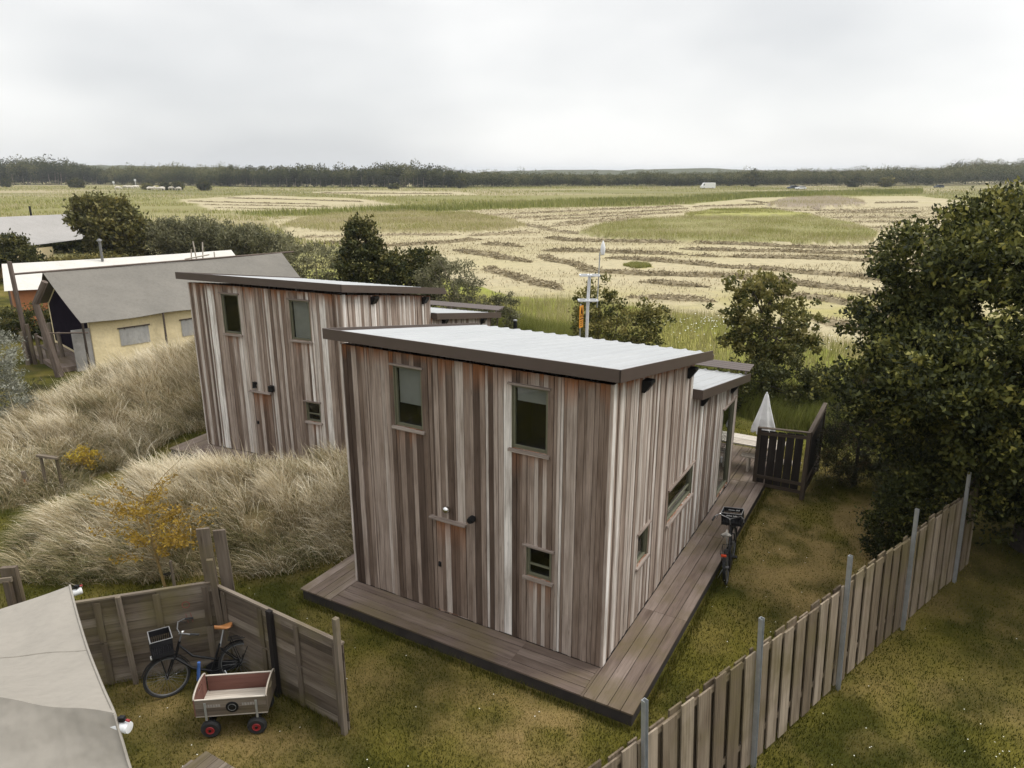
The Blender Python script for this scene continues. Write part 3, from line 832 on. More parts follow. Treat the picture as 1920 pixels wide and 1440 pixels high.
# ------------------------------------------------------------------ the cabins
X0 = -5.17          # front wall runs from x=X0 to x=0, the depth is +y
D1, D2 = 4.28, 8.47
ZD = .25
top1 = lambda y: 5.05 - .158 * y
top2 = lambda y: 3.68 - .166 * (y - D1)
def cladding(mb, p0, d, n, T, z0, ztop, openings, pal, fr_amt=1.0):
    """upright boards on the wall p0 + t d (0..T), outward normal n; openings (t0,t1,z0,z1)"""
    p0, d, n = Vector(p0), Vector(d), Vector(n)
    cuts = sorted({0.0, T} | {o[0] for o in openings} | {o[1] for o in openings})
    for a, b in zip(cuts[:-1], cuts[1:]):
        t = a
        while t < b - 1e-4:
            w = rnd.choice((.045, .055, .065, .075, .085, .10, .115, .13))
            if b - t - w < .045: w = b - t
            th = rnd.choice((.018, .022, .030, .034))
            q = rnd.random()
            tint = rnd.choice(pal) + rnd.uniform(-.14, .14)
            mid = t + w / 2
            zt = ztop(mid)
            holes = sorted((o[2], o[3]) for o in openings if o[0] - 1e-4 < mid < o[1] + 1e-4)
            spans, z = [], z0
            for h0, h1 in holes:
                if h0 > z: spans.append((z, h0))
                z = max(z, h1)
            if zt > z: spans.append((z, zt))
            k = rnd.random() * 60
            tint = min(1, max(0, tint))
            for (za, zb) in spans:
                fl = min(rnd.uniform(.12, .55) * fr_amt, (zb - za) * .6)
                # the top of a board, sheltered from rain, has kept its orange brown
                s_top = min(1, rnd.uniform(.35, 1.15)) * (1 if zb == zt else .75) * (fr_amt > 0)
                zs = [za, zb - fl, zb - fl * .35, zb]; fs = [0, 0, s_top * .55, s_top]
                g = .0035
                V, Gr, Fr = [], [], []
                for zz, f_ in zip(zs, fs):
                    for (tt, off) in ((t + g, 0), (t + g, th), (t + w - g, th), (t + w - g, 0)):
                        V.append(p0 + d * tt + n * off + vec(0, 0, zz)); Gr.append((zz + k, tt, off)); Fr.append(f_)
                F = [(0, 1, 2, 3)[::-1], (12, 13, 14, 15)]
                for i in range(3):
                    for j in range(4):
                        F.append((i * 4 + j, i * 4 + (j + 1) % 4, i * 4 + 4 + (j + 1) % 4, i * 4 + 4 + j))
                mb.add(V, F, tint, Gr, Fr)
            t += w
def deck_strip(name, parent, x0, x1, y0, y1, along, joints=()):
    mb = MB(); bw = .205 if along == 'y' else .19
    if along == 'x':
        y = y0
        while y < y1 - .03:
            w = min(bw, y1 - y)
            xs = [x0] + [j for j in joints if x0 < j < x1] + [x1]
            for a, b in zip(xs[:-1], xs[1:]):
                mb.obox((a + .003, y + .006, ZD - .03), (b - a - .006, 0, 0), (0, w - .012, 0), (0, 0, .03 + rnd.uniform(-.002, .002)), rnd.uniform(.1, .9))
            y += bw
    else:
        x = x0
        while x < x1 - .03:
            w = min(bw, x1 - x)
            ys = [y0] + [j for j in joints if y0 < j < y1] + [y1]
            for a, b in zip(ys[:-1], ys[1:]):
                mb.obox((x + .006, a + .003, ZD - .03), (w - .012, 0, 0), (0, b - a - .006, 0), (0, 0, .03 + rnd.uniform(-.002, .002)), rnd.uniform(.2, 1))
            x += bw
    return mb.build(name, M['deck'], parent)
def ribbed_sheet(x0, x1, y0, y1, zf):
    per, hgt = .30, .026
    prof = []
    x = x0
    while x < x1:
        for dx, h in ((0, 0), (.20, 0), (.225, hgt), (.255, hgt), (.28, 0)):
            if x + dx <= x1: prof.append((x + dx, h))
        x += per
    prof.append((x1, 0))
    V, F = [], []
    ys = (y0, (y0 + y1) / 2, y1)
    for y in ys:
        for (px, h) in prof: V.append((px, y, zf(y) + h))
    n = len(prof)
    for r in range(2):
        for i in range(n - 1): F.append((r * n + i, r * n + i + 1, r * n + n + i + 1, r * n + n + i))
    # underside
    o = len(V)
    for y in (y0, y1):
        for px in (x0, x1): V.append((px, y, zf(y) - .05))
    F.append((o, o + 2, o + 3, o + 1))
    return V, F
def cabin(idx, origin, rz, label, lamps, blinds):
    root = empty('timber_cabin', (origin[0], origin[1], 0), rz, label, 'cabin', 'twin timber cabins')
    # openings, t from the left end of each wall
    fx = lambda x: x - X0
    W1, W2, W3 = (-4.02, -3.42, 3.72, 4.82), (-1.66, -1.02, 3.76, 4.82), (-1.38, -.92, 1.53, 2.08)
    DOOR = (-3.22, -2.58, ZD + .02, 2.12)
    op = [(fx(w[0]), fx(w[1]), w[2], w[3]) for w in (W1, W2, W3, DOOR)]
    pal_front = [.1, .2, .25, .35, .4, .45, .5, .6, .3, .4, .5, .55, .7, .65, .92, .4, .5, .3, .6, .15]
    pal_side = [.3, .35, .4, .5, .6, .65, .7, .75, .8, .85, .55, .65, .9, .95]
    if idx: pal_front = [.2, .3, .4, .45, .5, .6, .65, .7, .3, .85, .95, .6]
    mb = MB(); cladding(mb, (X0, 0, 0), (1, 0, 0), (0, -1, 0), -X0, ZD, lambda t: top1(0), op, pal_front)
    # corner boards
    mb.obox((-.005, -.036, ZD), (.042, 0, 0), (0, .036, 0), (0, 0, top1(0) - ZD), .6)
    mb.obox((X0 - .041, -.036, ZD), (.04, 0, 0), (0, .036, 0), (0, 0, top1(0) - ZD), .8)
    mb.build('wall', M['clad'], root)
    SW = [(1.42, 1.95, 1.34, 1.98), (3.06, 4.70, 1.43, 2.14), (7.10, 8.22, ZD + .06, 2.60)]
    mb = MB()
    cladding(mb, (0, 0, 0), (0, 1, 0), (1, 0, 0), D1, ZD, lambda t: top1(t), [o for o in SW if o[0] < 3] + [(3.06, D1, 1.43, 2.14)], pal_side, .45)
    mb.obox((.034, 0, ZD), (.006, 0, 0), (0, .11, 0), (0, 0, top1(0) - ZD), .97)
    cladding(mb, (0, D1, 0), (0, 1, 0), (1, 0, 0), D2 - D1, ZD, lambda t: top2(t + D1), [(0, 4.70 - D1, 1.43, 2.14), (7.10 - D1, 8.22 - D1, ZD + .06, 2.60)], pal_side, .3)
    mb.build('wall', M['clad'], root)
    mb = MB(); cladding(mb, (X0, D1, 0), (0, -1, 0), (-1, 0, 0), D1, ZD, lambda t: top1(D1 - t), [], pal_side, .4)
    mb.build('wall', M['clad'], root); mb = MB()
    cladding(mb, (X0, D2, 0), (0, -1, 0), (-1, 0, 0), D2 - D1, ZD, lambda t: top2(D2 - t), [], pal_side, .4)
    mb.build('wall', M['clad'], root)
    mb = MB(); cladding(mb, (0, D2, 0), (-1, 0, 0), (0, 1, 0), -X0, ZD, lambda t: top2(D2), [(1.2, 3.9, ZD + .06, 2.5)], pal_side, .4)
    mb.build('wall', M['clad'], root); mb = MB()
    cladding(mb, (0, D1, 0), (-1, 0, 0), (0, 1, 0), -X0, 3.72, lambda t: top1(D1), [], pal_side, .4)
    mb.build('wall', M['clad'], root)
    # dark core behind the boards, pierced by the window reveals (built as panels)
    def core(mb, p0, d, n, T, z0, ztop, openings):
        cuts = sorted({0.0, T} | {o[0] for o in openings} | {o[1] for o in openings})
        p0, d, n = Vector(p0), Vector(d), Vector(n)
        for a, b in zip(cuts[:-1], cuts[1:]):
            mid = (a + b) / 2
            hs = sorted((o[2], o[3]) for o in openings if o[0] < mid < o[1])
            z = z0; sp = []
            for h0, h1 in hs: sp.append((z, h0)); z = h1
            sp.append((z, min(ztop(a), ztop(b))))
            for za, zb in sp:
                if zb > za: mb.obox(p0 + d * a - n * .04 + vec(0, 0, za), d * (b - a), n * .038, vec(0, 0, zb - za), .5)
    mb = MB()
    core(mb, (X0, 0, 0), (1, 0, 0), (0, -1, 0), -X0, .06, lambda t: top1(0) - .01, op)
    core(mb, (0, .05, 0), (0, 1, 0), (1, 0, 0), D1 - .05, .06, lambda t: top1(t + .05) - .02, [(SW[0][0] - .05, SW[0][1] - .05, SW[0][2], SW[0][3]), (3.01, D1 - .05, 1.43, 2.14)])
    core(mb, (0, D1 + .001, 0), (0, 1, 0), (1, 0, 0), D2 - D1 - .05, .06, lambda t: top2(t + D1) - .03, [(0, 4.70 - D1, 1.43, 2.14), (7.10 - D1, 8.22 - D1, ZD + .06, 2.60)])
    mb.box((X0 + .03, D2 / 2, 1.4), (.03, D2 - .1, 2.6)); mb.box((X0 / 2, D2 - .03, 1.4), (-X0 - .1, .03, 2.6))
    mb.build('inner_lining', M['clad_back'], root)
    # windows
    def window(x0, x1, z0, z1, o, d, n, blind=0, fw=.045, depth=.10, sill=True, lint=True, name='window', mull=False):
        """o + d*x gives the place on the wall, n points outward"""
        o, d, n = Vector(o), Vector(d), Vector(n); up = vec(0, 0, 1)
        P = lambda x, z, k: o + d * x + up * z + n * k
        f = MB(); inn = -.05
        for (a, b, c, e) in ((x0, x0 + fw, z0, z1), (x1 - fw, x1, z0, z1), (x0 + fw, x1 - fw, z0, z0 + fw), (x0 + fw, x1 - fw, z1 - fw, z1)):
            f.obox(P(a, c, inn), d * (b - a), up * (e - c), n * .05, .5)
        # reveal strips from the frame out to the cladding
        f.obox(P(x0, z0, .001), d * .012, up * (z1 - z0), n * .03, .5); f.obox(P(x1 - .012, z0, .001), d * .012, up * (z1 - z0), n * .03, .5)
        f.obox(P(x0 + fw, z0 + fw, -.02), d * (x1 - x0 - 2 * fw), up * .012, n * .035, .5)
        if mull:
            f.obox(P(x0 + fw, z0 + .2, inn + .005), d * (x1 - x0 - 2 * fw), up * .03, n * .03, .5)
        fo = f.build(name, M['frame'], root)
        g = MB(); g.obox(P(x0 + fw, z0 + fw, -.035), d * (x1 - x0 - 2 * fw), up * (z1 - z0 - 2 * fw), n * .005, .5); g.build('pane', M['glass'], fo)
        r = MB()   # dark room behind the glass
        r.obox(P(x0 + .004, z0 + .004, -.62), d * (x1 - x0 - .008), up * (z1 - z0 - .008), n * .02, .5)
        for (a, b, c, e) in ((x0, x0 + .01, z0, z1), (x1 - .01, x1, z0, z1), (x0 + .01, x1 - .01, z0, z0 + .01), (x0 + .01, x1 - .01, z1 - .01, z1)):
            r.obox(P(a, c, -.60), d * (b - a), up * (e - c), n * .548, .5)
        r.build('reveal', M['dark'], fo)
        if blind:
            bl = MB(); hb = (z1 - z0 - 2 * fw) * blind
            bl.obox(P(x0 + fw + .01, z1 - fw - hb, -.075), d * (x1 - x0 - 2 * fw - .02), up * hb, n * .006, .5)
            bl.obox(P(x0 + fw + .01, z1 - fw - hb - .02, -.08), d * (x1 - x0 - 2 * fw - .02), up * .02, n * .014, .5)
            bl.build('blind', M['blind'], fo)
        if sill:
            s = MB(); s.obox(P(x0 - .05, z0 - .055, .001), d * (x1 - x0 + .10), up * .05 + n * -.0, n * .075, .7); s.build('sill', M['trim'], fo)
        if lint:
            s = MB(); s.obox(P(x0 - .06, z1 + .001, .001), d * (x1 - x0 + .11), up * .032, n * .07, .35); s.build('lintel', M['trim'], fo)
        return fo
    fr_ = ((0, 0, 0), (1, 0, 0), (0, -1, 0)); sd_ = ((0, 0, 0), (0, 1, 0), (1, 0, 0))
    window(*W1, *fr_, blind=blinds[0]); window(*W2, *fr_, blind=blinds[1]); window(*W3, *fr_, mull=True)
    window(*SW[0], *sd_); window(*SW[1], *sd_, mull=True)
    gd = window(*SW[2], *sd_, fw=.06, sill=False, name='glazed_door')
    h = MB(); h.box((.05, 7.22, 1.3), (.03, .03, .14)); h.build('handle', M['steel'], gd)
    window(-3.9, -1.2, ZD + .06, 2.5, (0, D2, 0), (1, 0, 0), (0, 1, 0), fw=.06, sill=False, name='glazed_door')
    # store door in the front wall, with a drip board above
    mb = MB(); t = DOOR[0] + .01
    for w, ti in ((.11, .4), (.075, .25), (.12, .72), (.085, .08), (.10, .12), (.13, .34)):
        w = min(w, DOOR[1] - .006 - t)
        z_ = [DOOR[2], 1.55 + rnd.uniform(-.1, .15), 1.95, DOOR[3] - .01]; f_ = [0, .1, .45, .8]
        V, Gr, Fr = [], [], []; k = rnd.random() * 50
        for zz, ff in zip(z_, f_):
            for (tt, off) in ((t + .003, .0), (t + .003, -.022), (t + w - .003, -.022), (t + w - .003, 0)):
                V.append((tt, off, zz)); Gr.append((zz + k, tt, off)); Fr.append(ff)
        F = [(3, 2, 1, 0), (12, 13, 14, 15)] + [(i * 4 + j, i * 4 + (j + 1) % 4, i * 4 + 4 + (j + 1) % 4, i * 4 + 4 + j) for i in range(3) for j in range(4)]
        mb.add(V, F, ti, Gr, Fr); t += w
    door = mb.build('door', M['clad'], root)
    la = MB(); la.box((DOOR[0] + .07, -.035, 1.22), (.05, .025, .09)); la.lathe([(.012, 0), (.02, .02), (.012, .05)], (DOOR[0] + .07, -.07, 1.22), 10, axis='Y'); la.build('latch', M['black'], door)
    hb = MB()
    hb.obox((DOOR[0] - .09, -.11, DOOR[3] + .005), (DOOR[1] - DOOR[0] + .12, 0, 0), (0, .11, .015), (0, 0, .03), .55); hb.build('drip_board', M['trim'], door)
    # lamps on the front wall
    for kind, x, z in lamps:
        l = MB(); hood = None
        if kind == 'ball':
            l.lathe([(.02, -.17), (.05, -.165), (.062, -.12), (.062, -.05), (.04, -.035), (.03, 0)], (x, -.02, z), 18, axis='Y')
            l.build('wall_lamp', M['black'], root, smooth=True)
        elif kind == 'chrome':
            V = [(.004, .075), (.034, .066), (.058, .042), (.066, .01), (.058, -.03), (.03, -.055), (.004, -.06)]
            l.lathe([(r, zz) for r, zz in V[::-1]], (x, -.10, z), 18); l.tube((x, -.02, z - .03), (x, -.08, z - .02), .018); l.lathe([(.04, -.012), (.04, .0)], (x, -.035, z - .03), 14, axis='Y')
            l.build('wall_lamp', M['chrome'], root, smooth=True)
        elif kind == 'hood':
            l.lathe([(.065, -.11), (.06, -.1), (.045, .02), (.05, .03), (.05, .05), (.01, .055)], (x, -.10, z), 14)
            l.box((x, -.03, z), (.06, .03, .06)); l.tube((x, -.03, z), (x, -.10, z + .04), .012)
            l.build('wall_lamp', M['black'], root)
        else:
            l.box((x, -.10, z), (.13, .11, .17)); l.box((x, -.03, z), (.06, .05, .06)); l.tube((x - .085, -.1, z), (x - .06, -.1, z), .03)
            l.build('wall_lamp', M['black'], root, bevel=.004)
    # roofs
    zr1 = lambda y: 5.265 - .158 * y
    V, F = ribbed_sheet(X0 - .2, .2, -.235, D1 + .52, zr1)
    mb = MB(); mb.add(V, F, .5); roof = mb.build('roof', M['metal_roof'], root)
    mb = MB(); ya, yb = -.25, D1 + .56
    def fas(mb, p, q, h, th):    # sloping fascia board hung from the line p-q
        p, q = Vector(p), Vector(q); d = q - p; n = vec(-d.y, d.x, 0).normalized()
        mb.obox(p - vec(0, 0, h), d, n * th, vec(0, 0, h), .5)
    zf = lambda y: 5.315 - .158 * y
    fas(mb, (X0 - .22, ya, zf(ya)), (.22, ya, zf(ya)), .19, .022)
    fas(mb, (.22, ya + .0, zf(ya)), (.22, yb, zf(yb)), .19, .022)
    fas(mb, (X0 - .198, ya + .022, zf(ya)), (X0 - .198, yb, zf(yb)), .19, .022)
    mb.build('fascia', M['fascia'], roof)
    mb = MB()   # soffit
    mb.add([(X0 - .19, ya + .02, zf(ya) - .17), (.19, ya + .02, zf(ya) - .17), (.19, yb - .02, zf(yb) - .17), (X0 - .19, yb - .02, zf(yb) - .17)], [(0, 3, 2, 1)]); mb.build('soffit', M['clad_back'], roof)
    ga = MB(); ga.obox((X0 - .22, yb, zf(yb) - .2), (-X0 + .44, 0, 0), (0, .09, 0), (0, 0, .11)); ga.build('gutter', M['fascia'], roof)
    zr2 = lambda y: 3.80 - .166 * (y - D1); ye = D2 + .45
    V, F = ribbed_sheet(X0 - .2, .2, D1 + .03, ye - .02, zr2)
    mb = MB(); mb.add(V, F, .5); roof2 = mb.build('lower_roof', M['metal_roof'], root)
    zf2 = lambda y: zr2(y) + .05
    mb = MB()
    fas(mb, (.22, D1 + .03, zf2(D1)), (.22, ye, zf2(ye)), .20, .022)
    mb.obox((.005, D1 + .03, zf2(D1) - .20), (.192, 0, 0), (0, .02, 0), (0, 0, .20))
    mb.build('fascia', M['fascia'], roof2); mb = MB()
    fas(mb, (X0 - .198, D1 + .03, zf2(D1)), (X0 - .198, ye, zf2(ye)), .20, .022)
    mb.obox((X0 - .197, D1 + .03, zf2(D1) - .20), (.19, 0, 0), (0, .02, 0), (0, 0, .20))
    mb.build('fascia', M['fascia'], roof2)
    mb = MB(); mb.add([(X0 - .19, D1 + .06, zf2(D1) - .18), (.19, D1 + .06, zf2(D1) - .18), (.19, ye - .03, zf2(ye) - .18), (X0 - .19, ye - .03, zf2(ye) - .18)], [(0, 3, 2, 1)]); mb.build('soffit', M['clad_back'], roof2)
    sl = MB()   # sun louvres along the far eave
    for i in range(4):
        y = ye - .22 + i * .14; z = zf2(ye) + .10 + .012 * i
        sl.obox((X0 - .2, y, z), (-X0 + .42, 0, 0), (0, .085, .022), (0, 0, .016))
    for x in (X0 - .1, X0 / 3 * 2, X0 / 3, .12):
        sl.obox((x, ye - .3, zf2(ye) + .04), (.03, 0, 0), (0, .62, 0), (0, 0, .05))
    sl.build('sun_louvre', M['fascia'], roof2)
    # rafter tails under the eaves
    def bracket(x0, x1, y, z, w=.12):
        b = MB(); b.prism([(0, 0), (x1 - x0, 0), (x1 - x0, .05), (.05, .20), (0, .20)], (x0, y - w / 2, z), (1, 0, 0), (0, 0, -1), (0, w, 0)); b.build('bracket', M['black'], root)
    for y in (1.28, 3.85): bracket(.042, .19, y, top1(y) - .03, .2)
    for y in (5.0, 7.7): bracket(.042, .19, y, top2(y) - .03, .2)
    # deck
    dk = empty('wooden_deck', (origin[0], origin[1], 0), rz,
               'low brown timber deck running round the ' + ('near' if not idx else 'rear') + ' cabin', 'deck', 'timber decks round the cabins')
    deck_strip('walkway', dk, X0 + .0, 0, -.79, -.037, 'x', joints=(-1.35, -1.36 + .01))
    deck_strip('walkway', dk, X0 - .79, X0 - .004, -.79, D2 + 2.7, 'y', joints=(2.4, 5.6))
    deck_strip('walkway', dk, .037 if False else .042, .87, -.79, D2 + 2.7, 'y', joints=(1.9, 5.25, 8.6))
    mbf = MB(); mbf.obox((.002, -.79, ZD - .03), (.036, 0, 0), (0, .755, 0), (0, 0, .028), .3); mbf.build('edge_board', M['deck'], dk)
    deck_strip('terrace', dk, X0 + .01, .03, D2 + .05, D2 + 2.7, 'y')
    sk = MB()
    sk.obox((X0 - .76, -.75, .0), (.83 - X0 + .76, 0, 0), (0, .03, 0), (0, 0, .215)); sk.obox((.80, -.71, 0), (.03, 0, 0), (0, D2 + 3.3, 0), (0, 0, .215)); sk.obox((X0 - .76, -.71, 0), (.03, 0, 0), (0, D2 + 3.3, 0), (0, 0, .215))
    sk.obox((X0 - .72, -.71, .05), (.83 - X0 + .66, 0, 0), (0, D2 + 3.3, 0), (0, 0, .13))
    sk.build('skirting', M['skirt'], dk)
    return root
cabin(0, HOUSES[0][0], HOUSES[0][1], 'near two storey cabin of weathered vertical boards with a ribbed zinc roof', [('chrome', -2.93, 2.37), ('ball', -2.40, 2.33)], (.62, .22))
cabin(1, HOUSES[1][0], HOUSES[1][1], 'rear two storey cabin of greyer weathered boards, half hidden by the near one', [('hood', -3.08, 2.38), ('box', -2.48, 2.31)], (0, 1.0))

# ------------------------------------------------------------------ fences
def V3(p, z=None):
    return Vector((p[0], p[1], p[2] if z is None else z))
# hit-and-miss board fence along the right, with galvanised channel posts
fa, fb = np.array([-.05, 5.3]), np.array([9.6, 13.45])
fd = (fb - fa) / np.linalg.norm(fb - fa); fn = np.array([fd[1], -fd[0]])     # fn points to the near side
fl = np.linalg.norm(fb - fa)
fence = empty('board_fence', (fa[0] - .13, fa[1], 0), 0, 'long fence of upright weathered boards between galvanised posts beside the near cabin', 'fence')
post_t = [float((np.array(p) - fa) @ fd) for p in ((1.47, 6.74), (3.24, 8.28), (5.09, 9.89), (6.94, 11.48))]
post_t += [post_t[-1] + 2.45]
fp = lambda t, o, z: Vector((fd[0] * t + fn[0] * o, fd[1] * t + fn[1] * o, z))
FL = .05                                    # the whole fence leans a little
bays = [0.0] + post_t + [fl]
for a, b in zip(bays[:-1], bays[1:]):
    if b - a < .3: continue
    mb = MB(); t = a + .03
    side = 0
    while t < b - .06:
        w = min(rnd.uniform(.225, .265), b - t - .02)
        h = 1.86 + rnd.uniform(-.025, .035) + .02 * math.sin(t * 2)
        lean_ = rnd.uniform(-.012, .012)
        o = .018 if side == 0 else -.036
        q = .0 if side == 0 else rnd.uniform(.0, .03)
        p = fp(t, o, .05 + rnd.uniform(0, .05)); ex = fp(w, 0, 0); ey = fp(0, .022, 0); ez = fp(lean_, 0, h - .06 + q)
        mb.obox(p, ex, ey, ez, rnd.uniform(.15, 1) if side == 0 else rnd.uniform(0, .6))
        t += w * .70
        side = 1 - side
    mb.v = [(p[0] + FL * (2.4 - p[2]), p[1], p[2]) for p in mb.v]
    mb.build('board_panel', M['fence'], fence)
    mb = MB()
    for z in (.42, 1.74):
        mb.obox(fp(a, -.012, z), fp(b - a, 0, 0), fp(0, .028, 0), fp(0, 0, .085), .5)
        mb.v = [(p[0] + FL * (2.4 - p[2]), p[1], p[2]) for p in mb.v]
        mb.build('rail', M['fence'], fence); mb = MB()
for t in post_t:
    mb = MB()   # folded steel channel, open towards the boards
    mb.prism([(-.03, 0), (.03, 0), (.03, .055), (.025, .055), (.025, .005), (-.025, .005), (-.025, .055), (-.03, .055)], fp(t, .045, 0), fp(1, 0, 0), fp(0, -1, 0) * -1, fp(0, 0, 2.42), .5)
    for k in range(4):
        mb.box(fp(t, .044, 2.34 - k * .12), (.012, .012, .02))
    mb.v = [(p[0] + FL * (2.4 - p[2]), p[1], p[2]) for p in mb.v]
    mb.build('post', M['steel'], fence)

# low plank windbreak round the cart and the bicycle
def plank_run(root, p, q, h, battens, near, pal=None, cap=True, rows=10):
    """horizontal planks from p to q, battens at fractions, 'near' = side of the battens"""
    p, q = np.array(p, float), np.array(q, float); L = np.linalg.norm(q - p); d = (q - p) / L; n = np.array([d[1], -d[0]]) * near
    o = root.location
    P = lambda t, k, z: Vector((p[0] + d[0] * t + n[0] * k - o.x, p[1] + d[1] * t + n[1] * k - o.y, z))
    D = lambda t, k, z: Vector((d[0] * t + n[0] * k, d[1] * t + n[1] * k, z))
    mb = MB(); z = .02; hh = h / rows
    for r in range(rows):
        cuts = [0] + [L * b for b in battens[r % 2::2]] + [L]
        for a, b in zip(cuts[:-1], cuts[1:]):
            if b - a < .05: continue
            mb.obox(P(a + .002, -.012 + rnd.uniform(-.002, .002), z), D(b - a - .004, 0, 0), D(0, .024, 0), D(0, 0, hh - .006), rnd.random())
        z += hh
    mb.build('planking', M['greyfence'], root)
    for b in battens:
        up_ = rnd.random() < .99
        for (z0, z1) in ((.03, h * .50), (h * .53, h - .03)):
            m2 = MB(); m2.obox(P(L * b - .05 + rnd.uniform(-.01, .01), .016, z0), D(.1, 0, 0), D(0, .022, 0), D(rnd.uniform(-.01, .01), 0, z1 - z0), rnd.uniform(.1, .6)); m2.build('batten', M['greyfence'], root)
    if cap:
        m2 = MB(); m2.obox(P(0, -.03, h + .01), D(L, 0, 0), D(0, .06, 0), D(0, 0, .03), .8); m2.build('cap_rail', M['greyfence'], root)
    return P, D, L
c0, c1, c2_ = np.array([-8.3, 9.25]), np.array([-4.86, 10.32]), np.array([-2.42, 8.80])
w1 = empty('plank_fence', (c1[0], c1[1], 0), 0, 'low grey plank fence behind the bicycle, with two tall posts at its corner', 'fence', 'plank fences round the cart corner')
P, D, L = plank_run(w1, c0, c1, 1.56, [.13, .3, .52, .76, .96], 1)
for (t, k, h, wd, th) in ((L + .00, -.05, 2.55, .2, .05), (L + .22, -.18, 2.42, .19, .045), (L + .06, .06, 2.05, .10, .07)):
    m2 = MB(); m2.obox(P(t - wd / 2, k, 0), D(wd, .02, 0), D(0, th, 0), D(-.07, 0, h), rnd.uniform(.4, .8)); m2.build('post', M['greyfence'], w1)
m2 = MB(); m2.obox(P(L * .615, .045, 0), D(.07, 0, 0), D(0, .07, 0), D(-.05, 0, 1.62), .8); m2.build('post', M['greyfence'], w1)
m2 = MB()      # chalked circle and strokes in red
cc = P(L * .87, .0135, 1.25); rr_ = .055
m2.path([cc + D(math.cos(a) * rr_, 0, math.sin(a) * rr_) for a in np.linspace(0, 6.28, 20, endpoint=False)], .005, 5, closed=True)
for dx in (-.02, .05): m2.tube(cc + D(dx, 0, -.16), cc + D(dx + .02, 0, -.34), .004, n=5)
m2.build('red_mark', plain('faded_red_paint', (.25, .055, .045), .8, .3, 20, bmp=0), w1)
w2 = empty('plank_fence', (c2_[0], c2_[1], 0), 0, 'low grey plank fence beside the cart, ending at a taller square post', 'fence', 'plank fences round the cart corner')
P, D, L = plank_run(w2, c1 + [.06, -.03], c2_, 1.5, [.05, .37, .66, .95], 1)
m2 = MB(); m2.obox(P(L * .45, .02, 0), D(.09, 0, 0), D(0, .07, 0), D(0, 0, 1.56), .1); m2.build('post', M['darkwood'], w2)
m2 = MB(); m2.obox(P(L - .06, .045, 0), D(.075, 0, 0), D(0, .075, 0), D(0, 0, 1.98), .75); m2.build('post', M['greyfence'], w2)
# short post and rail at the left edge
pl_ = G(38, 1160)
pf = empty('post_and_rail', (pl_[0], pl_[1], 0), 0, 'weathered thick post with a rail, behind the corner of the grey awning', 'fence')
zt = AY(38, 1064, pl_[1])[2]
m2 = MB(); m2.obox((-.13, -.04, 0), (.26, .03, 0), (0, .09, 0), (-.02, 0, zt), .5); m2.build('post', M['greyfence'], pf)
m2 = MB(); m2.obox((-.06, -.14, 0), (.11, .0, 0), (0, .09, 0), (-.01, 0, zt - .22), .3); m2.build('post', M['greyfence'], pf)
m2 = MB(); m2.obox((-1.6, -.46, zt - .28), (1.66, .37, .03), (0, .05, 0), (0, 0, .09), .9); m2.build('rail', M['greyfence'], pf)

# picnic table, mostly outside the bottom edge
tp = G(415, 1424, .74)
tb = empty('picnic_table', (tp[0], tp[1], 0), 0, 'corner of a weathered picnic table at the bottom edge, below the cart', 'table')
tdv = Vector((-.50, -.86, 0)).normalized(); tnv = Vector((.86, -.50, 0)).normalized()
m2 = MB()
for k in range(5): m2.obox(tnv * (-.30 + k * .125) + vec(0, 0, .70), tdv * 1.7, tnv * .117, vec(0, 0, .035), .3 + .14 * k)
m2.build('table_top', M['greyfence'], tb)
for sgn in (-.62, .56):
    m2 = MB()
    for k in range(2): m2.obox(tnv * (sgn + k * .125) + vec(0, 0, .42) - tdv * -.02, tdv * 1.7, tnv * .117, vec(0, 0, .035), .7)
    m2.build('bench_seat', M['greyfence'], tb)
for t in (.3, 1.4):
    for s in (-1, 1):
        m2 = MB(); m2.board(tdv * t + tnv * (s * .12 + -.0) + vec(0, 0, .69), tdv * t + tnv * s * .62, .09, .04, tdv, .4); m2.build('leg', M['greyfence'], tb)
    m2 = MB(); m2.board(tdv * (t + .05) + tnv * -.62 + vec(0, 0, .38), tdv * (t + .05) + tnv * .68 + vec(0, 0, .38), .09, .04, vec(0, 0, 1), .4); m2.build('crossbar', M['greyfence'], tb)

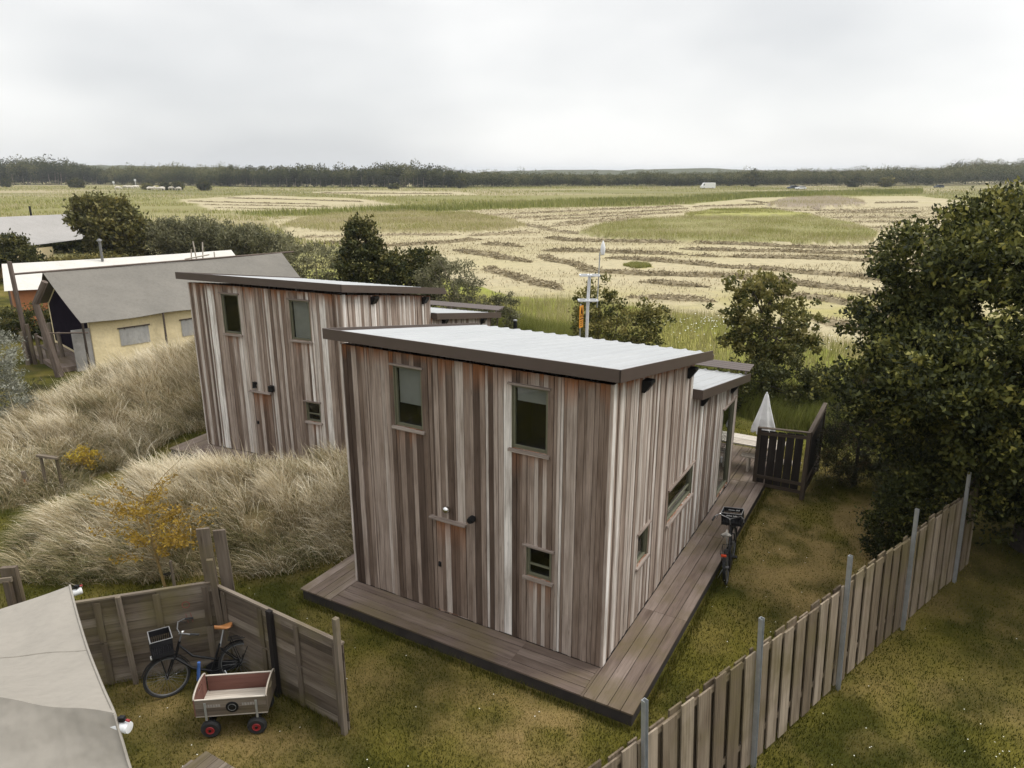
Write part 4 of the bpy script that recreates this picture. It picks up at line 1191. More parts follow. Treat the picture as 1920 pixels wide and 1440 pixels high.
# ------------------------------------------------------------------ bicycles
def bicycle(loc, heading, label, steer=0, lean=0, saddle='leather', crate_text=False):
    """heading: angle of the riding direction from +X"""
    root = empty('bicycle', loc, 0, label, 'bicycle', 'black transport bicycles')
    root.rotation_mode = 'XYZ'
    root.rotation_euler = (lean, 0, heading)
    WB, RW = 1.10, .345
    hub_r, hub_f = vec(0, 0, RW), vec(WB, 0, RW)
    ht, hbm = vec(WB - .235, 0, .88), vec(WB - .14, 0, .60)     # head tube top and bottom
    ax = (ht - hbm).normalized()
    S = Matrix.Translation(hbm) @ Matrix.Rotation(steer, 4, ax) @ Matrix.Translation(-hbm)
    def wheel(hub, m=None):
        t = MB(); t.ring(hub, RW - .02, .021, (0, 1, 0), 40, 8)
        if m: t.xform(m)
        tyre = t.build('wheel', M['rubber'], root, smooth=True)
        r = MB(); r.ring(hub, RW - .045, .011, (0, 1, 0), 40, 6)
        r.ring(hub, RW - .0015, .004, (0, 1, 0), 40, 4) if False else None
        if m: r.xform(m)
        r.build('rim', M['dullsteel'], tyre, smooth=True)
        s = MB()
        for k in range(28):
            a = 2 * math.pi * k / 28; b = a + (.55 if k % 2 else -.55); y = .025 if k % 4 < 2 else -.025
            s.tube(hub + vec(math.cos(b) * .025, y, math.sin(b) * .025), hub + vec(math.cos(a) * (RW - .05), 0, math.sin(a) * (RW - .05)), .0018, n=4)
        s.tube(hub + vec(0, -.05, 0), hub + vec(0, .05, 0), .026, n=12)
        if m: s.xform(m)
        s.build('spokes', M['dullsteel'], tyre)
        g = MB(); n0 = 12
        a0, a1 = (R(20), R(200)) if not m else (R(5), R(170))
        pts = [hub + vec(math.cos(a0 + (a1 - a0) * i / n0) * (RW + .022), 0, math.sin(a0 + (a1 - a0) * i / n0) * (RW + .022)) for i in range(n0 + 1)]
        for i in range(n0):
            p, q = pts[i], pts[i + 1]; d = (q - p); nrm = vec(-d.z, 0, d.x).normalized() * .004
            g.obox(p - vec(0, .03, 0), d * 1.02, vec(0, .06, 0), nrm, .5)
        if m: g.xform(m)
        g.build('mudguard', M['black'], root)
        if m: return
        l = MB(); l.lathe([(.02, 0), (.028, .012), (.02, .03)], hub + vec(math.cos(a1) * (RW + .03), 0, math.sin(a1) * (RW + .03) + .05), 10, axis='X'); l.build('reflector', M['clear_lens'], root)
    wheel(hub_r); wheel(hub_f, S)
    bb = vec(.45, 0, .29); st = vec(.285, 0, .72); seat = vec(.20, 0, .97)
    f = MB()
    f.path([hbm + ax * .02, vec(.72, 0, .40), bb], .022, 10)                 # low step-through tube
    f.path([ht - ax * .06, vec(.70, 0, .60), vec(.36, 0, .47)], .019, 10)
    f.tube(bb, st, .018); f.tube(hbm, ht, .022)
    for y in (-.055, .055):
        f.tube(hub_r + vec(0, y, 0), bb + vec(0, y * .5, 0), .011); f.tube(hub_r + vec(0, y, 0), st + vec(0, y * .3, -.08), .009)
    f.build('frame', M['black'], root, smooth=True)
    f = MB(); f.tube(st - vec(0, 0, .05), seat, .013); f.build('seat_post', M['steel'], root)
    k = MB()
    for y in (-.05, .05): k.path([hub_f + vec(0, y, 0), hbm + vec(.02, y, .02), hbm + ax * .02], [.010, .014, .016], 8)
    k.xform(S); k.build('fork', M['black'], root, smooth=True)
    h = MB(); stem = ht + ax * .14
    h.tube(ht, stem, .013)
    h.path([stem + vec(.03, 0, 0), stem + vec(.05, .10, .03), stem + vec(.02, .22, .09), stem + vec(-.08, .29, .08), stem + vec(-.19, .31, .05)], .011, 8)
    h.path([stem + vec(.03, 0, 0), stem + vec(.05, -.10, .03), stem + vec(.02, -.22, .09), stem + vec(-.08, -.29, .08), stem + vec(-.19, -.31, .05)], .011, 8)
    h.xform(S); hb = h.build('handlebar', M['dullsteel'], root, smooth=True)
    for s_ in (1, -1):
        gmb = MB(); gmb.tube(stem + vec(-.09, s_ * .292, .078), stem + vec(-.215, s_ * .314, .045), .017, n=10); gmb.tube(stem + vec(.0, s_ * .235, .09), stem + vec(-.1, s_ * .25, .03), .006)
        gmb.xform(S); gmb.build('grip', M['rubber'], hb)
    bl = MB(); bl.lathe([(.03, 0), (.026, .018), (.008, .026)], stem + vec(.0, .2, .10), 12); bl.xform(S); bl.build('bell', M['chrome'], hb)
    # saddle
    n1, n2 = 14, 12; V, F = [], []
    for i in range(n1):
        t = i / (n1 - 1); x = -.13 + .27 * t
        wd = .088 * (1 - sstep(.25, .75, np.array(t))) + .022; wd = float(wd) * math.sqrt(max(.04, 1 - (2 * t - 1) ** 8 * .9))
        zc = .03 - .02 * math.sin(math.pi * t) + .006 * t
        for j in range(n2):
            a = 2 * math.pi * j / n2
            V.append(seat + vec(x, math.cos(a) * wd, zc + math.sin(a) * (.028 if math.sin(a) > 0 else .035)))
    for i in range(n1 - 1):
        for j in range(n2): F.append((i * n2 + j, i * n2 + (j + 1) % n2, (i + 1) * n2 + (j + 1) % n2, (i + 1) * n2 + j))
    F += [tuple(range(n2 - 1, -1, -1)), tuple((n1 - 1) * n2 + j for j in range(n2))]
    sm = MB(); sm.add(V, F, .5); sm.build('saddle', M[saddle], root, smooth=True)
    # rear carrier
    c = MB(); zc = .77
    c.path([vec(-.26, -.07, zc), vec(.16, -.07, zc), vec(.16, .07, zc), vec(-.26, .07, zc)], .007, 6, closed=True)
    for y in (-.025, .025): c.tube((-.26, y, zc), (.16, y, zc), .005)
    for y in (-.07, .07): c.tube((-.2, y, zc), (0, y, RW), .006); c.tube((.12, y, zc), (0, y, RW), .006)
    c.build('carrier', M['black'], root)
    rl = MB(); rl.box((-.29, 0, zc - .02), (.03, .10, .045)); rl.build('tail_light', M['redlens'], root, bevel=.006)
    # chain guard, cranks and pedals
    cg = MB()
    cg.prism([(-.02, .05), (.05, .075), (.45, .11), (.53, .06), (.55, -.01), (.5, -.08), (.42, -.11), (.0, -.05)], (0, -.062, RW - .04), (1, 0, 0), (0, 0, 1), (0, .022, 0)); cg.build('chain_guard', M['black_plastic'], root)
    for s_ in (1, -1):
        cr_ = MB(); cr_.tube(bb + vec(0, s_ * .07, 0), bb + vec(.11 * s_, s_ * .085, -.12 * s_), .009)
        cr_.box(bb + vec(.11 * s_, s_ * .13, -.12 * s_), (.09, .085, .022)); cr_.build('pedal', M['black'], root)
    ks = MB(); ks.tube((.25, .05, .28), (.10, .20, .02), .009); ks.build('kickstand', M['steel'], root)
    # front crate on a carrier over the wheel
    b = MB(); cx, zb = WB + .03, .80; lx, ly, hz = .31, .42, .27
    t_ = .012
    b.obox((cx - lx / 2, -ly / 2, zb), (lx, 0, 0), (0, ly, 0), (0, 0, t_))
    for yy in (-ly / 2, ly / 2 - t_):
        b.obox((cx - lx / 2, yy, zb + t_), (lx, 0, 0), (0, t_, 0), (0, 0, .05)); b.obox((cx - lx / 2, yy, zb + hz - .09), (lx, 0, 0), (0, t_, 0), (0, 0, .09))
        for k_ in range(11): b.obox((cx - lx / 2 + k_ * (lx - .014) / 10, yy + .001, zb + t_ + .05), (.014, 0, 0), (0, t_ - .002, 0), (0, 0, hz - .09 - .05 - t_))
    for xx in (cx - lx / 2 + .0005, cx + lx / 2 - t_ - .0005):
        b.obox((xx, -ly / 2 + t_, zb + t_), (t_, 0, 0), (0, ly - 2 * t_, 0), (0, 0, .05)); b.obox((xx, -ly / 2 + t_, zb + hz - .09), (t_, 0, 0), (0, ly - 2 * t_, 0), (0, 0, .09))
        for k_ in range(13): b.obox((xx + .001, -ly / 2 + t_ + .01 + k_ * (ly - .06) / 12, zb + t_ + .05), (t_ - .002, 0, 0), (0, .014, 0), (0, 0, hz - .09 - .05 - t_))
    b.xform(S); cr_ = b.build('crate', M['black_plastic'], root)
    e_ = MB()
    for yy in (-ly / 2 - .006, ly / 2 - .008): e_.obox((cx - lx / 2 - .006, yy, zb + hz), (lx + .012, 0, 0), (0, .014, 0), (0, 0, .008))
    for xx in (cx - lx / 2 - .006, cx + lx / 2 - .008): e_.obox((xx, -ly / 2 + .008, zb + hz + .0005), (.014, 0, 0), (0, ly - .016, 0), (0, 0, .0075))
    e_.xform(S); e_.build('crate_rim', M['rimgrey'], cr_)
    w_ = MB()       # small white print on the crate end, too far off to read
    for fx_, zz, sgn in (((cx + lx / 2 - t_ - .0035, zb + hz - .05, 1),) if crate_text else ()) + ((cx - lx / 2 - .0015, zb + hz - .05, -1), (cx + lx / 2 - .0005, zb + hz - .05, 1)):
        y = -.125
        for word in (5, 7):
            for _ in range(word):
                lw = rnd.uniform(.010, .016); w_.obox((fx_, y, zz - .008), (.003, 0, 0), (0, lw, 0), (0, 0, rnd.choice((.016, .016, .026)))); y += lw + .005
            y += .02
    w_.xform(S); w_.build('lettering', M['white'], cr_)
    fc = MB()
    for y in (-.1, .1): fc.tube((cx - .16, y, zb - .012), (cx + .16, y, zb - .012), .008); fc.tube((cx + .05, y, zb - .01), tuple(hub_f + vec(0, y * .55, 0)), .006)
    fc.tube((cx - .12, 0, zb - .02), tuple(hbm + ax * .12), .01); fc.xform(S); fc.build('front_carrier', M['black'], root)
    fl_ = MB(); fl_.lathe([(.03, .05), (.035, .03), (.02, 0)], (cx + .12, 0, zb - .07), 12, axis='X'); fl_.xform(S); fl_.build('headlight', M['clear_lens'], root)
    return root
M['rimgrey'] = plain('scuffed_crate_rim', (.22, .22, .22), .5, .2, 20, bmp=0)
fr1 = np.array([-5.44, 9.52]); dr1 = np.array([-1.0, -.34]); dr1 /= np.linalg.norm(dr1)
b1 = bicycle((fr1[0] - dr1[0] * 1.10, fr1[1] - dr1[1] * 1.10, 0), math.atan2(dr1[1], dr1[0]), 'black bicycle with a tan leather saddle and front crate, leaning by the plank fence', steer=R(14), lean=R(11))
re2 = np.array([4.25, 12.55]); dr2 = np.array([.42, 1.0]); dr2 /= np.linalg.norm(dr2)
M['pale_saddle'] = plain('worn_black_saddle', (.05, .048, .045), .6, .5, 14, c2=(.32, .30, .26))
b2 = bicycle((re2[0] + dr2[0] * .3, re2[1] + dr2[1] * .3, 0), math.atan2(dr2[1], dr2[0]), 'black bicycle seen from behind, parked on the lawn beside the near deck', steer=R(-4), lean=R(-7), saddle='pale_saddle', crate_text=True)

# ------------------------------------------------------------------ hand cart
ck = np.array([-4.13, 8.98])
cart = empty('hand_cart', (ck[0], ck[1], 0), R(6), 'wooden hand cart with red rimmed wheels and red brown inside', 'cart')
LX, LY, ZB, HB = 1.02, .56, .37, .27
m2 = MB(); m2.obox((-LX / 2, -LY / 2, ZB), (LX, 0, 0), (0, LY, 0), (0, 0, .018), .6); m2.build('floor_board', M['palewood'], cart)
def side_board(y, nm, mat):
    m2 = MB(); m2.obox((-LX / 2 + .01, y, ZB + .019), (LX - .02, 0, 0), (0, .018, 0), (0, 0, HB / 2 - .012), .5); m2.obox((-LX / 2 + .01, y, ZB + .022 + HB / 2 - .01), (LX - .02, 0, 0), (0, .018, 0), (0, 0, HB / 2), .8)
    o = m2.build(nm, mat, cart); return o
sb = side_board(-LY / 2, 'side_board', M['greyfence'])
m2 = MB(); m2.obox((-LX / 2 + .03, LY / 2 - .0185, ZB + .02), (LX - .06, 0, 0), (0, .012, 0), (0, 0, HB - .01), .5); ib = m2.build('inner_panel', M['redwood'], cart)
m2 = MB(); m2.obox((-LX / 2 + .02, LY / 2 - .004, ZB + .019), (LX - .04, 0, 0), (0, .014, 0), (0, 0, HB), .5); m2.build('side_board', M['greyfence'], cart)
for y in (-LY / 2 + .001, LY / 2 - .02):
    m2 = MB(); m2.obox((-LX / 2 - .012, y, ZB + HB + .015), (LX + .024, 0, 0), (0, .02, 0), (0, 0, .012), 1); m2.build('edge_strip', M['palewood'], cart)
for sx in (-1, 1):      # end boards with an arched top and a hand hole
    m2 = MB(); xo = sx * (LX / 2)
    prof = [(-LY / 2, 0), (LY / 2, 0)] + [(LY / 2 * math.cos(a), HB + .015 + .085 * math.sin(a)) for a in np.linspace(0, math.pi, 13)]
    hole = [(.09 * math.cos(a), HB - .01 + .028 * math.sin(a)) for a in np.linspace(0, 2 * math.pi, 14, endpoint=False)]
    # two-part outline round the hole: lower panel up to the hole's middle, upper panel above it
    low = [(-LY / 2, 0), (LY / 2, 0), (LY / 2, HB - .01)] + [(.09 * math.cos(a), HB - .01 - .028 * math.sin(a)) for a in np.linspace(0, math.pi, 8)] + [(-LY / 2, HB - .01)]
    upp = [(LY / 2, HB - .01)] + [(LY / 2 * math.cos(a), HB + .015 + .085 * math.sin(a)) for a in np.linspace(0, math.pi, 13)] + [(-LY / 2, HB - .01)] + [(-.09 * math.cos(a), HB - .01 + .028 * math.sin(a)) for a in np.linspace(0, math.pi, 8)]
    for pl in (low, upp): m2.prism(pl, (xo - .009, 0, ZB + .019), (0, 1, 0), (0, 0, 1), (.018, 0, 0), .35)
    eb = m2.build('end_board', M['redwood'] if sx < 0 else M['greyfence'], cart)
    m2 = MB(); m2.path([vec(xo, LY / 2 * math.cos(a), ZB + .036 + HB + .085 * math.sin(a)) for a in np.linspace(0, math.pi, 15)], .013, 6); m2.build('edge_strip', M['palewood'], eb)
m2 = MB(); m2.lathe([(.09, 0), (.09, -.008), (.075, -.012)], (.02, -LY / 2 - .001, ZB + HB * .55), 24, axis='Y'); em = m2.build('round_emblem', M['black'], sb)
m2 = MB(); m2.ring((.02, -LY / 2 - .0125, ZB + HB * .55), .055, .003, (0, 1, 0), 20, 5); m2.build('emblem_ring', M['rimgrey'], em)
m2 = MB()        # faint stencilled lettering either side of the emblem
for x0 in (-.36, .16):
    x = x0
    for _ in range(6):
        w = rnd.uniform(.022, .034); m2.obox((x, -LY / 2 - .0012, ZB + HB * .6), (w, 0, 0), (0, .001, 0), (0, 0, .045)); x += w + .009
m2.build('lettering', plain('faded_stencil', (.33, .30, .27), .8, .3, 30, bmp=0), sb)
for x in (-.36, .36):
    m2 = MB(); m2.box((x, -LY / 2 - .006, ZB + .09), (.03, .01, .30)); m2.build('bracket', M['steel'], cart)
ch = MB()
ch.obox((-.42, -.03, ZB - .05), (.84, 0, 0), (0, .06, 0), (0, 0, .045), .5)
for x in (-.33, .33): ch.tube((x, -.27, .145), (x, .27, .145), .014); ch.obox((x - .03, -.2, .15), (.06, 0, 0), (0, .4, 0), (0, 0, .18), .5)
ch.build('chassis', M['black'], cart)
for x in (-.33, .33):
    for s_ in (-1, 1):
        t = MB(); t.lathe([(.075, -.04), (.115, -.045), (.138, -.025), (.142, 0), (.138, .025), (.115, .045), (.075, .04)], (x, s_ * .255, .142), 24, axis='Y'); wh = t.build('wheel', M['rubber'], cart, smooth=True)
        r = MB(); r.lathe([(.03, s_ * .038), (.06, s_ * .052), (.064, s_ * .046)] if s_ > 0 else [(.064, -.046), (.06, -.052), (.03, -.038)], (x, s_ * .255, .142), 20, axis='Y'); rm = r.build('rim', M['red'], wh)
        h = MB(); h.lathe([(.022, s_ * .05), (.018, s_ * .062)], (x, s_ * .255, .142), 12, axis='Y'); h.build('hub', M['black'], wh)
dh = MB(); dh.tube((-.46, .0, .28), (-.60, .10, .42), .012); dh.path([(-.60, .10, .42), (-.52, .14, .98)], .011, 8); db = dh.build('drawbar', M['black'], cart)
dh = MB(); dh.tube((-.555, .12, .70), (-.518, .142, 1.0), .024, n=10); dh.build('grip', M['blue'], db)
dh = MB(); dh.tube((-.60, .10, .36), (-.575, .108, .55), .02, n=10); dh.build('grip', M['blue'], db)

# ------------------------------------------------------------------ slatted screen, parasol, tables behind the near cabin
s0, s1, s2 = G(1413, 918)[:2], G(1502, 936)[:2], G(1530, 882)[:2]
scr = empty('slatted_screen', (s0[0], s0[1], 0), 0, 'black slatted corner screen standing on the lawn at the end of the deck', 'screen')
O2 = np.array([s0[0], s0[1]])
def scr_side(p, q, z1, ztop_far):
    p = np.array(p) - O2; q = np.array(q) - O2; L = np.linalg.norm(q - p); d = (q - p) / L; n = np.array([d[1], -d[0]])
    P = lambda t, k, z: Vector((p[0] + d[0] * t + n[0] * k, p[1] + d[1] * t + n[1] * k, z)); D = lambda t, k, z: Vector((d[0] * t + n[0] * k, d[1] * t + n[1] * k, z))
    zz = lambda t: z1 + (ztop_far - z1) * t / L
    mb = MB(); t = .04
    while t < L - .1:
        w = min(.19, L - .03 - t); mb.obox(P(t, 0, .22), D(w, 0, 0), D(0, .022, 0), D(0, 0, zz(t) - .27), rnd.random()); t += w + .018
    mb.build('slats', M['darkwood'], scr)
    for z in (zz(0) - .17, .38, .16):
        m3 = MB(); m3.obox(P(.03, .024, z), D(L - .06, 0, zz(L) - zz(0)) if z > 1 else D(L - .06, 0, 0), D(0, .03, 0), D(0, 0, .085), rnd.random()); m3.build('rail', M['midwood'], scr)
    for t in (.0, L):
        m3 = MB(); m3.obox(P(t - .045, -.03, 0), D(.09, 0, 0), D(0, .09, 0), D(0, 0, zz(t)), .3 + .3 * (t > 0)); m3.build('post', M['midwood'], scr)
    m3 = MB(); m3.obox(P(-.045, -.035, zz(0) + .002), D(L + .09, 0, zz(L) - zz(0)), D(0, .10, 0), D(0, 0, .025), .6); m3.build('top_rail', M['midwood'], scr)
scr_side(s0, s1, 1.72, 1.80); scr_side(s1 + np.array([.03, .05]), s2, 1.80, 1.95)
pr = G(1425, 862, 0)
para = empty('parasol', (pr[0], pr[1], 0), 0, 'closed white parasol behind the black slatted screen', 'parasol')
m2 = MB(); m2.tube((0, 0, .03), (0, 0, 2.28), .022); m2.build('pole', M['alu'], para)
m2 = MB(); m2.lathe([(.25, 0), (.25, .05), (.05, .08)], (0, 0, .0), 20); m2.build('base', M['rimgrey'], para)
V, F = [], []; nn = 32; prof = [(.035, 2.27), (.06, 2.2), (.13, 1.85), (.22, 1.45), (.31, 1.06), (.30, .98)]
for r_, z in prof:
    for j in range(nn):
        a = 2 * math.pi * j / nn; rr_ = r_ * (1 + (.16 if j % 4 == 0 else (-.12 if j % 4 == 2 else 0)) * min(1, (2.3 - z))); V.append((rr_ * math.cos(a) + .0, rr_ * math.sin(a), z + (.07 * (j % 4 == 2) if z < 1.1 else 0)))
for i in range(len(prof) - 1):
    for j in range(nn): F.append((i * nn + j, i * nn + (j + 1) % nn, (i + 1) * nn + (j + 1) % nn, (i + 1) * nn + j))
F.append(tuple(range(nn)))
m2 = MB(); m2.add(V, F, .5); m2.build('canopy', M['white_cloth'], para, smooth=True)
m2 = MB(); m2.lathe([(.03, 0), (.02, .04), (.005, .06)], (0, 0, 2.28), 10); m2.build('finial', M['alu'], para)
for ch in para.children: ch.scale = (1, 1, .88)
tt = G(1385, 822, .74 + ZD)
tab = empty('garden_table', (tt[0], tt[1], ZD), R(-29.8), 'long pale wooden table on the terrace beneath the parasol', 'table')
m2 = MB()
for k in range(4): m2.obox((-.55, -.36 + k * .19, .70), (1.75, 0, 0), (0, .18, 0), (0, 0, .04), rnd.random())
m2.build('table_top', M['palewood'], tab)
for x in (-.4, 1.05):
    for y in (-.3, .3):
        m2 = MB(); m2.box((x, y, .35), (.08, .08, .695)); m2.build('leg', M['palewood'], tab)
bt = G(1405, 853, .44 + ZD)
ben = empty('garden_bench', (bt[0], bt[1], ZD), R(-29.8), 'pale wooden bench in front of the terrace table, mostly behind the slatted screen', 'bench')
m2 = MB()
for k in range(2): m2.obox((-.2, -.14 + k * .15, .40), (1.5, 0, 0), (0, .14, 0), (0, 0, .04), rnd.random())
m2.build('seat', M['palewood'], ben)
for x in (0, 1.15):
    m2 = MB(); m2.box((x, .0, .2), (.06, .26, .395)); m2.build('leg', M['palewood'], ben)

# ------------------------------------------------------------------ mast, lantern, sign, bollard
YM = 24.5
mp_ = AY(1099, 640, YM); mt = AY(1103, 516, YM)
mast = empty('equipment_mast', (mp_[0], YM, 0), 0, 'white steel mast with two square collars and a tall rod holding a white lantern', 'mast')
zt = mt[2]; zl = AY(1103, 563, YM)[2]; lam = AY(1125, 466, YM); lx_ = lam[0] - mp_[0]
m2 = MB(); m2.path([(0, 0, 0), (.02, 0, zl), (.05, 0, zt - .03)], [.055, .055, .055], 10); m2.build('pole', M['alu'], mast)
for z, x in ((zt, .05), (zl, .02)):
    m2 = MB()
    for (a, b) in (((-.32, -.16), (.32, -.16)), ((-.32, .16), (.32, .16)), ((-.32, -.16), (-.32, .16)), ((.32, -.16), (.32, .16)), ((-.05, -.16), (-.05, .16)), ((.05, -.16), (.05, .16))):
        m2.board(vec(x + a[0], a[1], z), vec(x + b[0], b[1], z), .045, .05, (0, 0, 1), .5)
    m2.build('collar', M['alu'], mast)
zr = AY(1118, 474, YM)[2]
m2 = MB(); m2.tube((lx_ - .03, 0, zl - .25), (lx_ - .0, 0, zr), .02); rod = m2.build('rod', M['steel'], mast)
m2 = MB(); zc = lam[2]
m2.lathe([(.03, -.22), (.06, -.2), (.085, -.05), (.075, .08), (.04, .2), (.006, .27)], (lx_ + .10, 0, zc), 16); m2.build('lantern', M['white'], mast, smooth=True)
m2 = MB(); m2.tube((lx_, 0, zc - .1), (lx_ + .1, 0, zc - .1), .012); m2.build('bracket', M['steel'], mast)
YS = 24.2
sg = AY(1089, 605, YS)
sign = empty('warning_sign', (sg[0], YS, 0), R(60), 'orange warning sign with a black symbol, on a thin post left of the mast', 'sign')
z0, z1 = AY(1089, 614, YS)[2], AY(1089, 573, YS)[2]
m2 = MB(); m2.tube((0, .02, 0), (0, .02, z1 + .05), .025); m2.build('post', M['steel'], sign)
m2 = MB(); m2.obox((-.16, -.02, z0), (.32, 0, 0), (0, .012, 0), (0, 0, z1 - z0), .5); pn = m2.build('panel', M['orange'], sign)
hz_ = z1 - z0
m2 = MB(); tri = [(-.1, .52), (.1, .52), (0, .9)]
cx = [(-.1, z0 + hz_ * .5), (.1, z0 + hz_ * .5), (0, z0 + hz_ * .93)]
for a, b in zip(cx, cx[1:] + cx[:1]): m2.tube((a[0], -.024, a[1]), (b[0], -.024, b[1]), .010, n=5)
m2.tube((0, -.024, z0 + hz_ * .82), (0, -.024, z0 + hz_ * .62), .014, n=6); m2.box((0, -.024, z0 + hz_ * .55), (.03, .008, .03)); m2.box((0, -.024, z0 + hz_ * .4), (.27, .006, .03))
for k in range(3): m2.box((0, -.024, z0 + hz_ * (.29 - .09 * k)), (.22 - .03 * k, .006, .016))
m2.build('symbol', M['black'], pn)
bo = AY(966, 612, 26.0)
bol = empty('garden_bollard', (bo[0], 26.0, 0), 0, 'small black bollard standing behind the near roof', 'bollard')
zb_ = AY(966, 600, 26.0)[2]
m2 = MB(); m2.lathe([(.10, 0), (.09, .1), (.075, zb_ - .1), (.06, zb_ - .03)], (0, 0, 0), 14); m2.build('body', M['black'], bol, smooth=True)
m2 = MB(); m2.lathe([(.085, 0), (.08, .03), (.02, .06)], (0, 0, zb_ - .03), 14); m2.build('cap', M['rimgrey'], bol)

# ------------------------------------------------------------------ tents
def sheet(fn, nu, nv, th=.012):
    """surface fn(u,v), given a little thickness"""
    V, F = [], []
    for k in (0, 1):
        for i in range(nu + 1):
            for j in range(nv + 1):
                p = Vector(fn(i / nu, j / nv)); V.append(p - vec(0, 0, th * k))
    n = (nu + 1) * (nv + 1); ix = lambda i, j: i * (nv + 1) + j
    for i in range(nu):
        for j in range(nv):
            q = (ix(i, j), ix(i + 1, j), ix(i + 1, j + 1), ix(i, j + 1)); F.append(q); F.append(tuple(n + a for a in q[::-1]))
    return V, F
def ridge_tent(root, e0, e1, ze, zr, half, over, roof_mat, wall_mat, sag=.06, wall_len=None, flap=True, windows=(), overl=.25):
    """e0,e1: ends of the near eave (x,y); ridge runs parallel, 'half' further away"""
    o = root.location
    e0 = np.array(e0) - np.array([o.x, o.y]); e1 = np.array(e1) - np.array([o.x, o.y])
    L = np.linalg.norm(e1 - e0); d = (e1 - e0) / L; n = np.array([-d[1], d[0]])
    if n[1] < 0: n = -n
    P = lambda t, k, z: Vector((e0[0] + d[0] * t + n[0] * k, e0[1] + d[1] * t + n[1] * k, z))
    m2 = MB()
    def side(s):
        def fn(u, v):     # u along, v from eave to ridge
            k = half * v if s == 0 else 2 * half - half * v
            z = ze + (zr - ze) * v - sag * math.sin(math.pi * v) - .05 * math.sin(math.pi * u) * v - .06 * math.sin(math.pi * 3 * u) ** 2 * (1 - v)
            tt = L * u
            pull = (over * v) if over else 0
            return P(tt - pull * (1 - u) * 1.0 + pull * .6 * u - .12 * math.sin(math.pi * v) * (0), k, z)
        return fn
    for s in (0, 1):
        V, F = sheet(side(s), 28, 14); m2.add(V, F, .5)
    m2.build('roof', roof_mat, root, smooth=True)
    lo, hi = .35, L - .35
    q = .28
    m2 = MB(); m2.obox(P(lo, q, 0), Vector((d[0], d[1], 0)) * (hi - lo), Vector((n[0], n[1], 0)) * .03, vec(0, 0, ze + .05), .5); w = m2.build('wall', wall_mat, root)
    for (a, b, z0, z1) in windows:
        f = MB()
        V, F = sheet(lambda u, v: P(a + (b - a) * u, q - .012 - .008 * math.sin(9 * u), z0 + (z1 - z0) * v), 10, 4, .003)
        V = [P(a + (b - a) * (i / 10), q - .02 - .012 * (i % 2), z0 + (z1 - z0) * j / 4) for i in range(11) for j in range(5)]
        F = [(i * 5 + j, i * 5 + j + 1, i * 5 + j + 6, i * 5 + j + 5) for i in range(10) for j in range(4)]
        f.add(V, F, .5); fo = f.build('window_flap', M['mesh_grey'], w)
        f = MB(); f.tube(P(a - .06, q - .04, z1 + .02), P(b + .06, q - .04, z1 + .02), .028)
        for i in range(3): f.tube(P(a + (b - a) * (i + .5) / 3 - .03, q - .05, z1 + .03), P(a + (b - a) * (i + .5) / 3 + .03, q - .05, z1 - .03), .012)
        f.build('roll', M['pole'], fo)
    m2 = MB(); m2.obox(P(lo, 2 * half - q, 0), Vector((d[0], d[1], 0)) * (hi - lo), Vector((n[0], n[1], 0)) * .03, vec(0, 0, ze + .05), .5); m2.build('wall', wall_mat, root)
    for t, nm in ((lo + .0, 'gable'), (hi, 'gable')):
        m2 = MB(); pts = [(q, 0), (2 * half - q, 0), (2 * half - q, ze), (half, zr - .1), (q, ze)]
        m2.prism(pts, P(t, 0, 0), Vector((n[0], n[1], 0)), vec(0, 0, 1), Vector((d[0], d[1], 0)) * .03, .5); m2.build(nm, wall_mat, root)
    return P, L, d, n
# yellow-walled tent with the grey roof, beside the rear cabin
ZE, ZR, HALF = 2.05, 3.85, 3.3
e0 = G(152, 606, ZE)[:2]; e1 = G(360, 579, ZE)[:2]; dd = (e1 - e0) / np.linalg.norm(e1 - e0)
e1 = e0 + dd * 10.7
tent = empty('safari_tent', (e0[0], e0[1], 0), 0, 'safari tent with yellow canvas walls under a dark grey roof', 'tent')
P, L, d, n = ridge_tent(tent, e0, e1, ZE, ZR, HALF, .3, M['canvas_grey'], M['canvas_yellow'], windows=((1.45, 2.65, .80, 1.55), (4.05, 5.3, .80, 1.55), (6.8, 8.0, .80, 1.55)))
for t in (.05, 3.25, 6.3):
    m2 = MB(); m2.tube(P(t, .06, 0), P(t, .02, ZE), .05, .045); m2.build('post', M['pole'], tent)
# porch on the left end, its shaded interior painted as a dark panel
m2 = MB(); m2.prism([(.5, .3), (2 * HALF - .5, .3), (2 * HALF - .5, ZE), (HALF, ZR - .25), (.5, ZE)], P(.335, 0, 0), Vector((n[0], n[1], 0)), vec(0, 0, 1), Vector((d[0], d[1], 0)) * .02, .5); m2.build('porch_shade_panel', M['dark'], tent)
m2 = MB(); m2.obox(P(-.35, .3, 0), Vector((d[0], d[1], 0)) * .7, Vector((n[0], n[1], 0)) * .03, vec(0, 0, 1.75)); m2.build('side_curtain', M['canvas_light'], tent)
m2 = MB(); m2.tube(P(-1.15, .2, 1.78), P(.2, .0, 1.62), .03); m2.tube(P(-1.1, .5, 1.3), P(-1.1, 2.4, 1.3), .04); m2.tube(P(-1.1, .5, .9), P(-1.1, 2.4, .9), .04); m2.build('railing', M['pole'], tent)
m2 = MB(); m2.tube(P(-1.45, HALF, ZR + .02), P(L + .9, HALF, ZR - .02), .045); m2.build('ridge_pole', M['pole'], tent)
m2 = MB(); m2.tube(P(-1.35, HALF, 0), P(-1.42, HALF, ZR + .55), .10, .09); m2.build('post', M['pole'], tent)
m2 = MB(); m2.obox(P(-1.0, .5, .02), Vector((d[0], d[1], 0)) * 1.3, Vector((n[0], n[1], 0)) * 5.4, vec(0, 0, .2)); m2.build('porch_floor', M['deck'], tent)
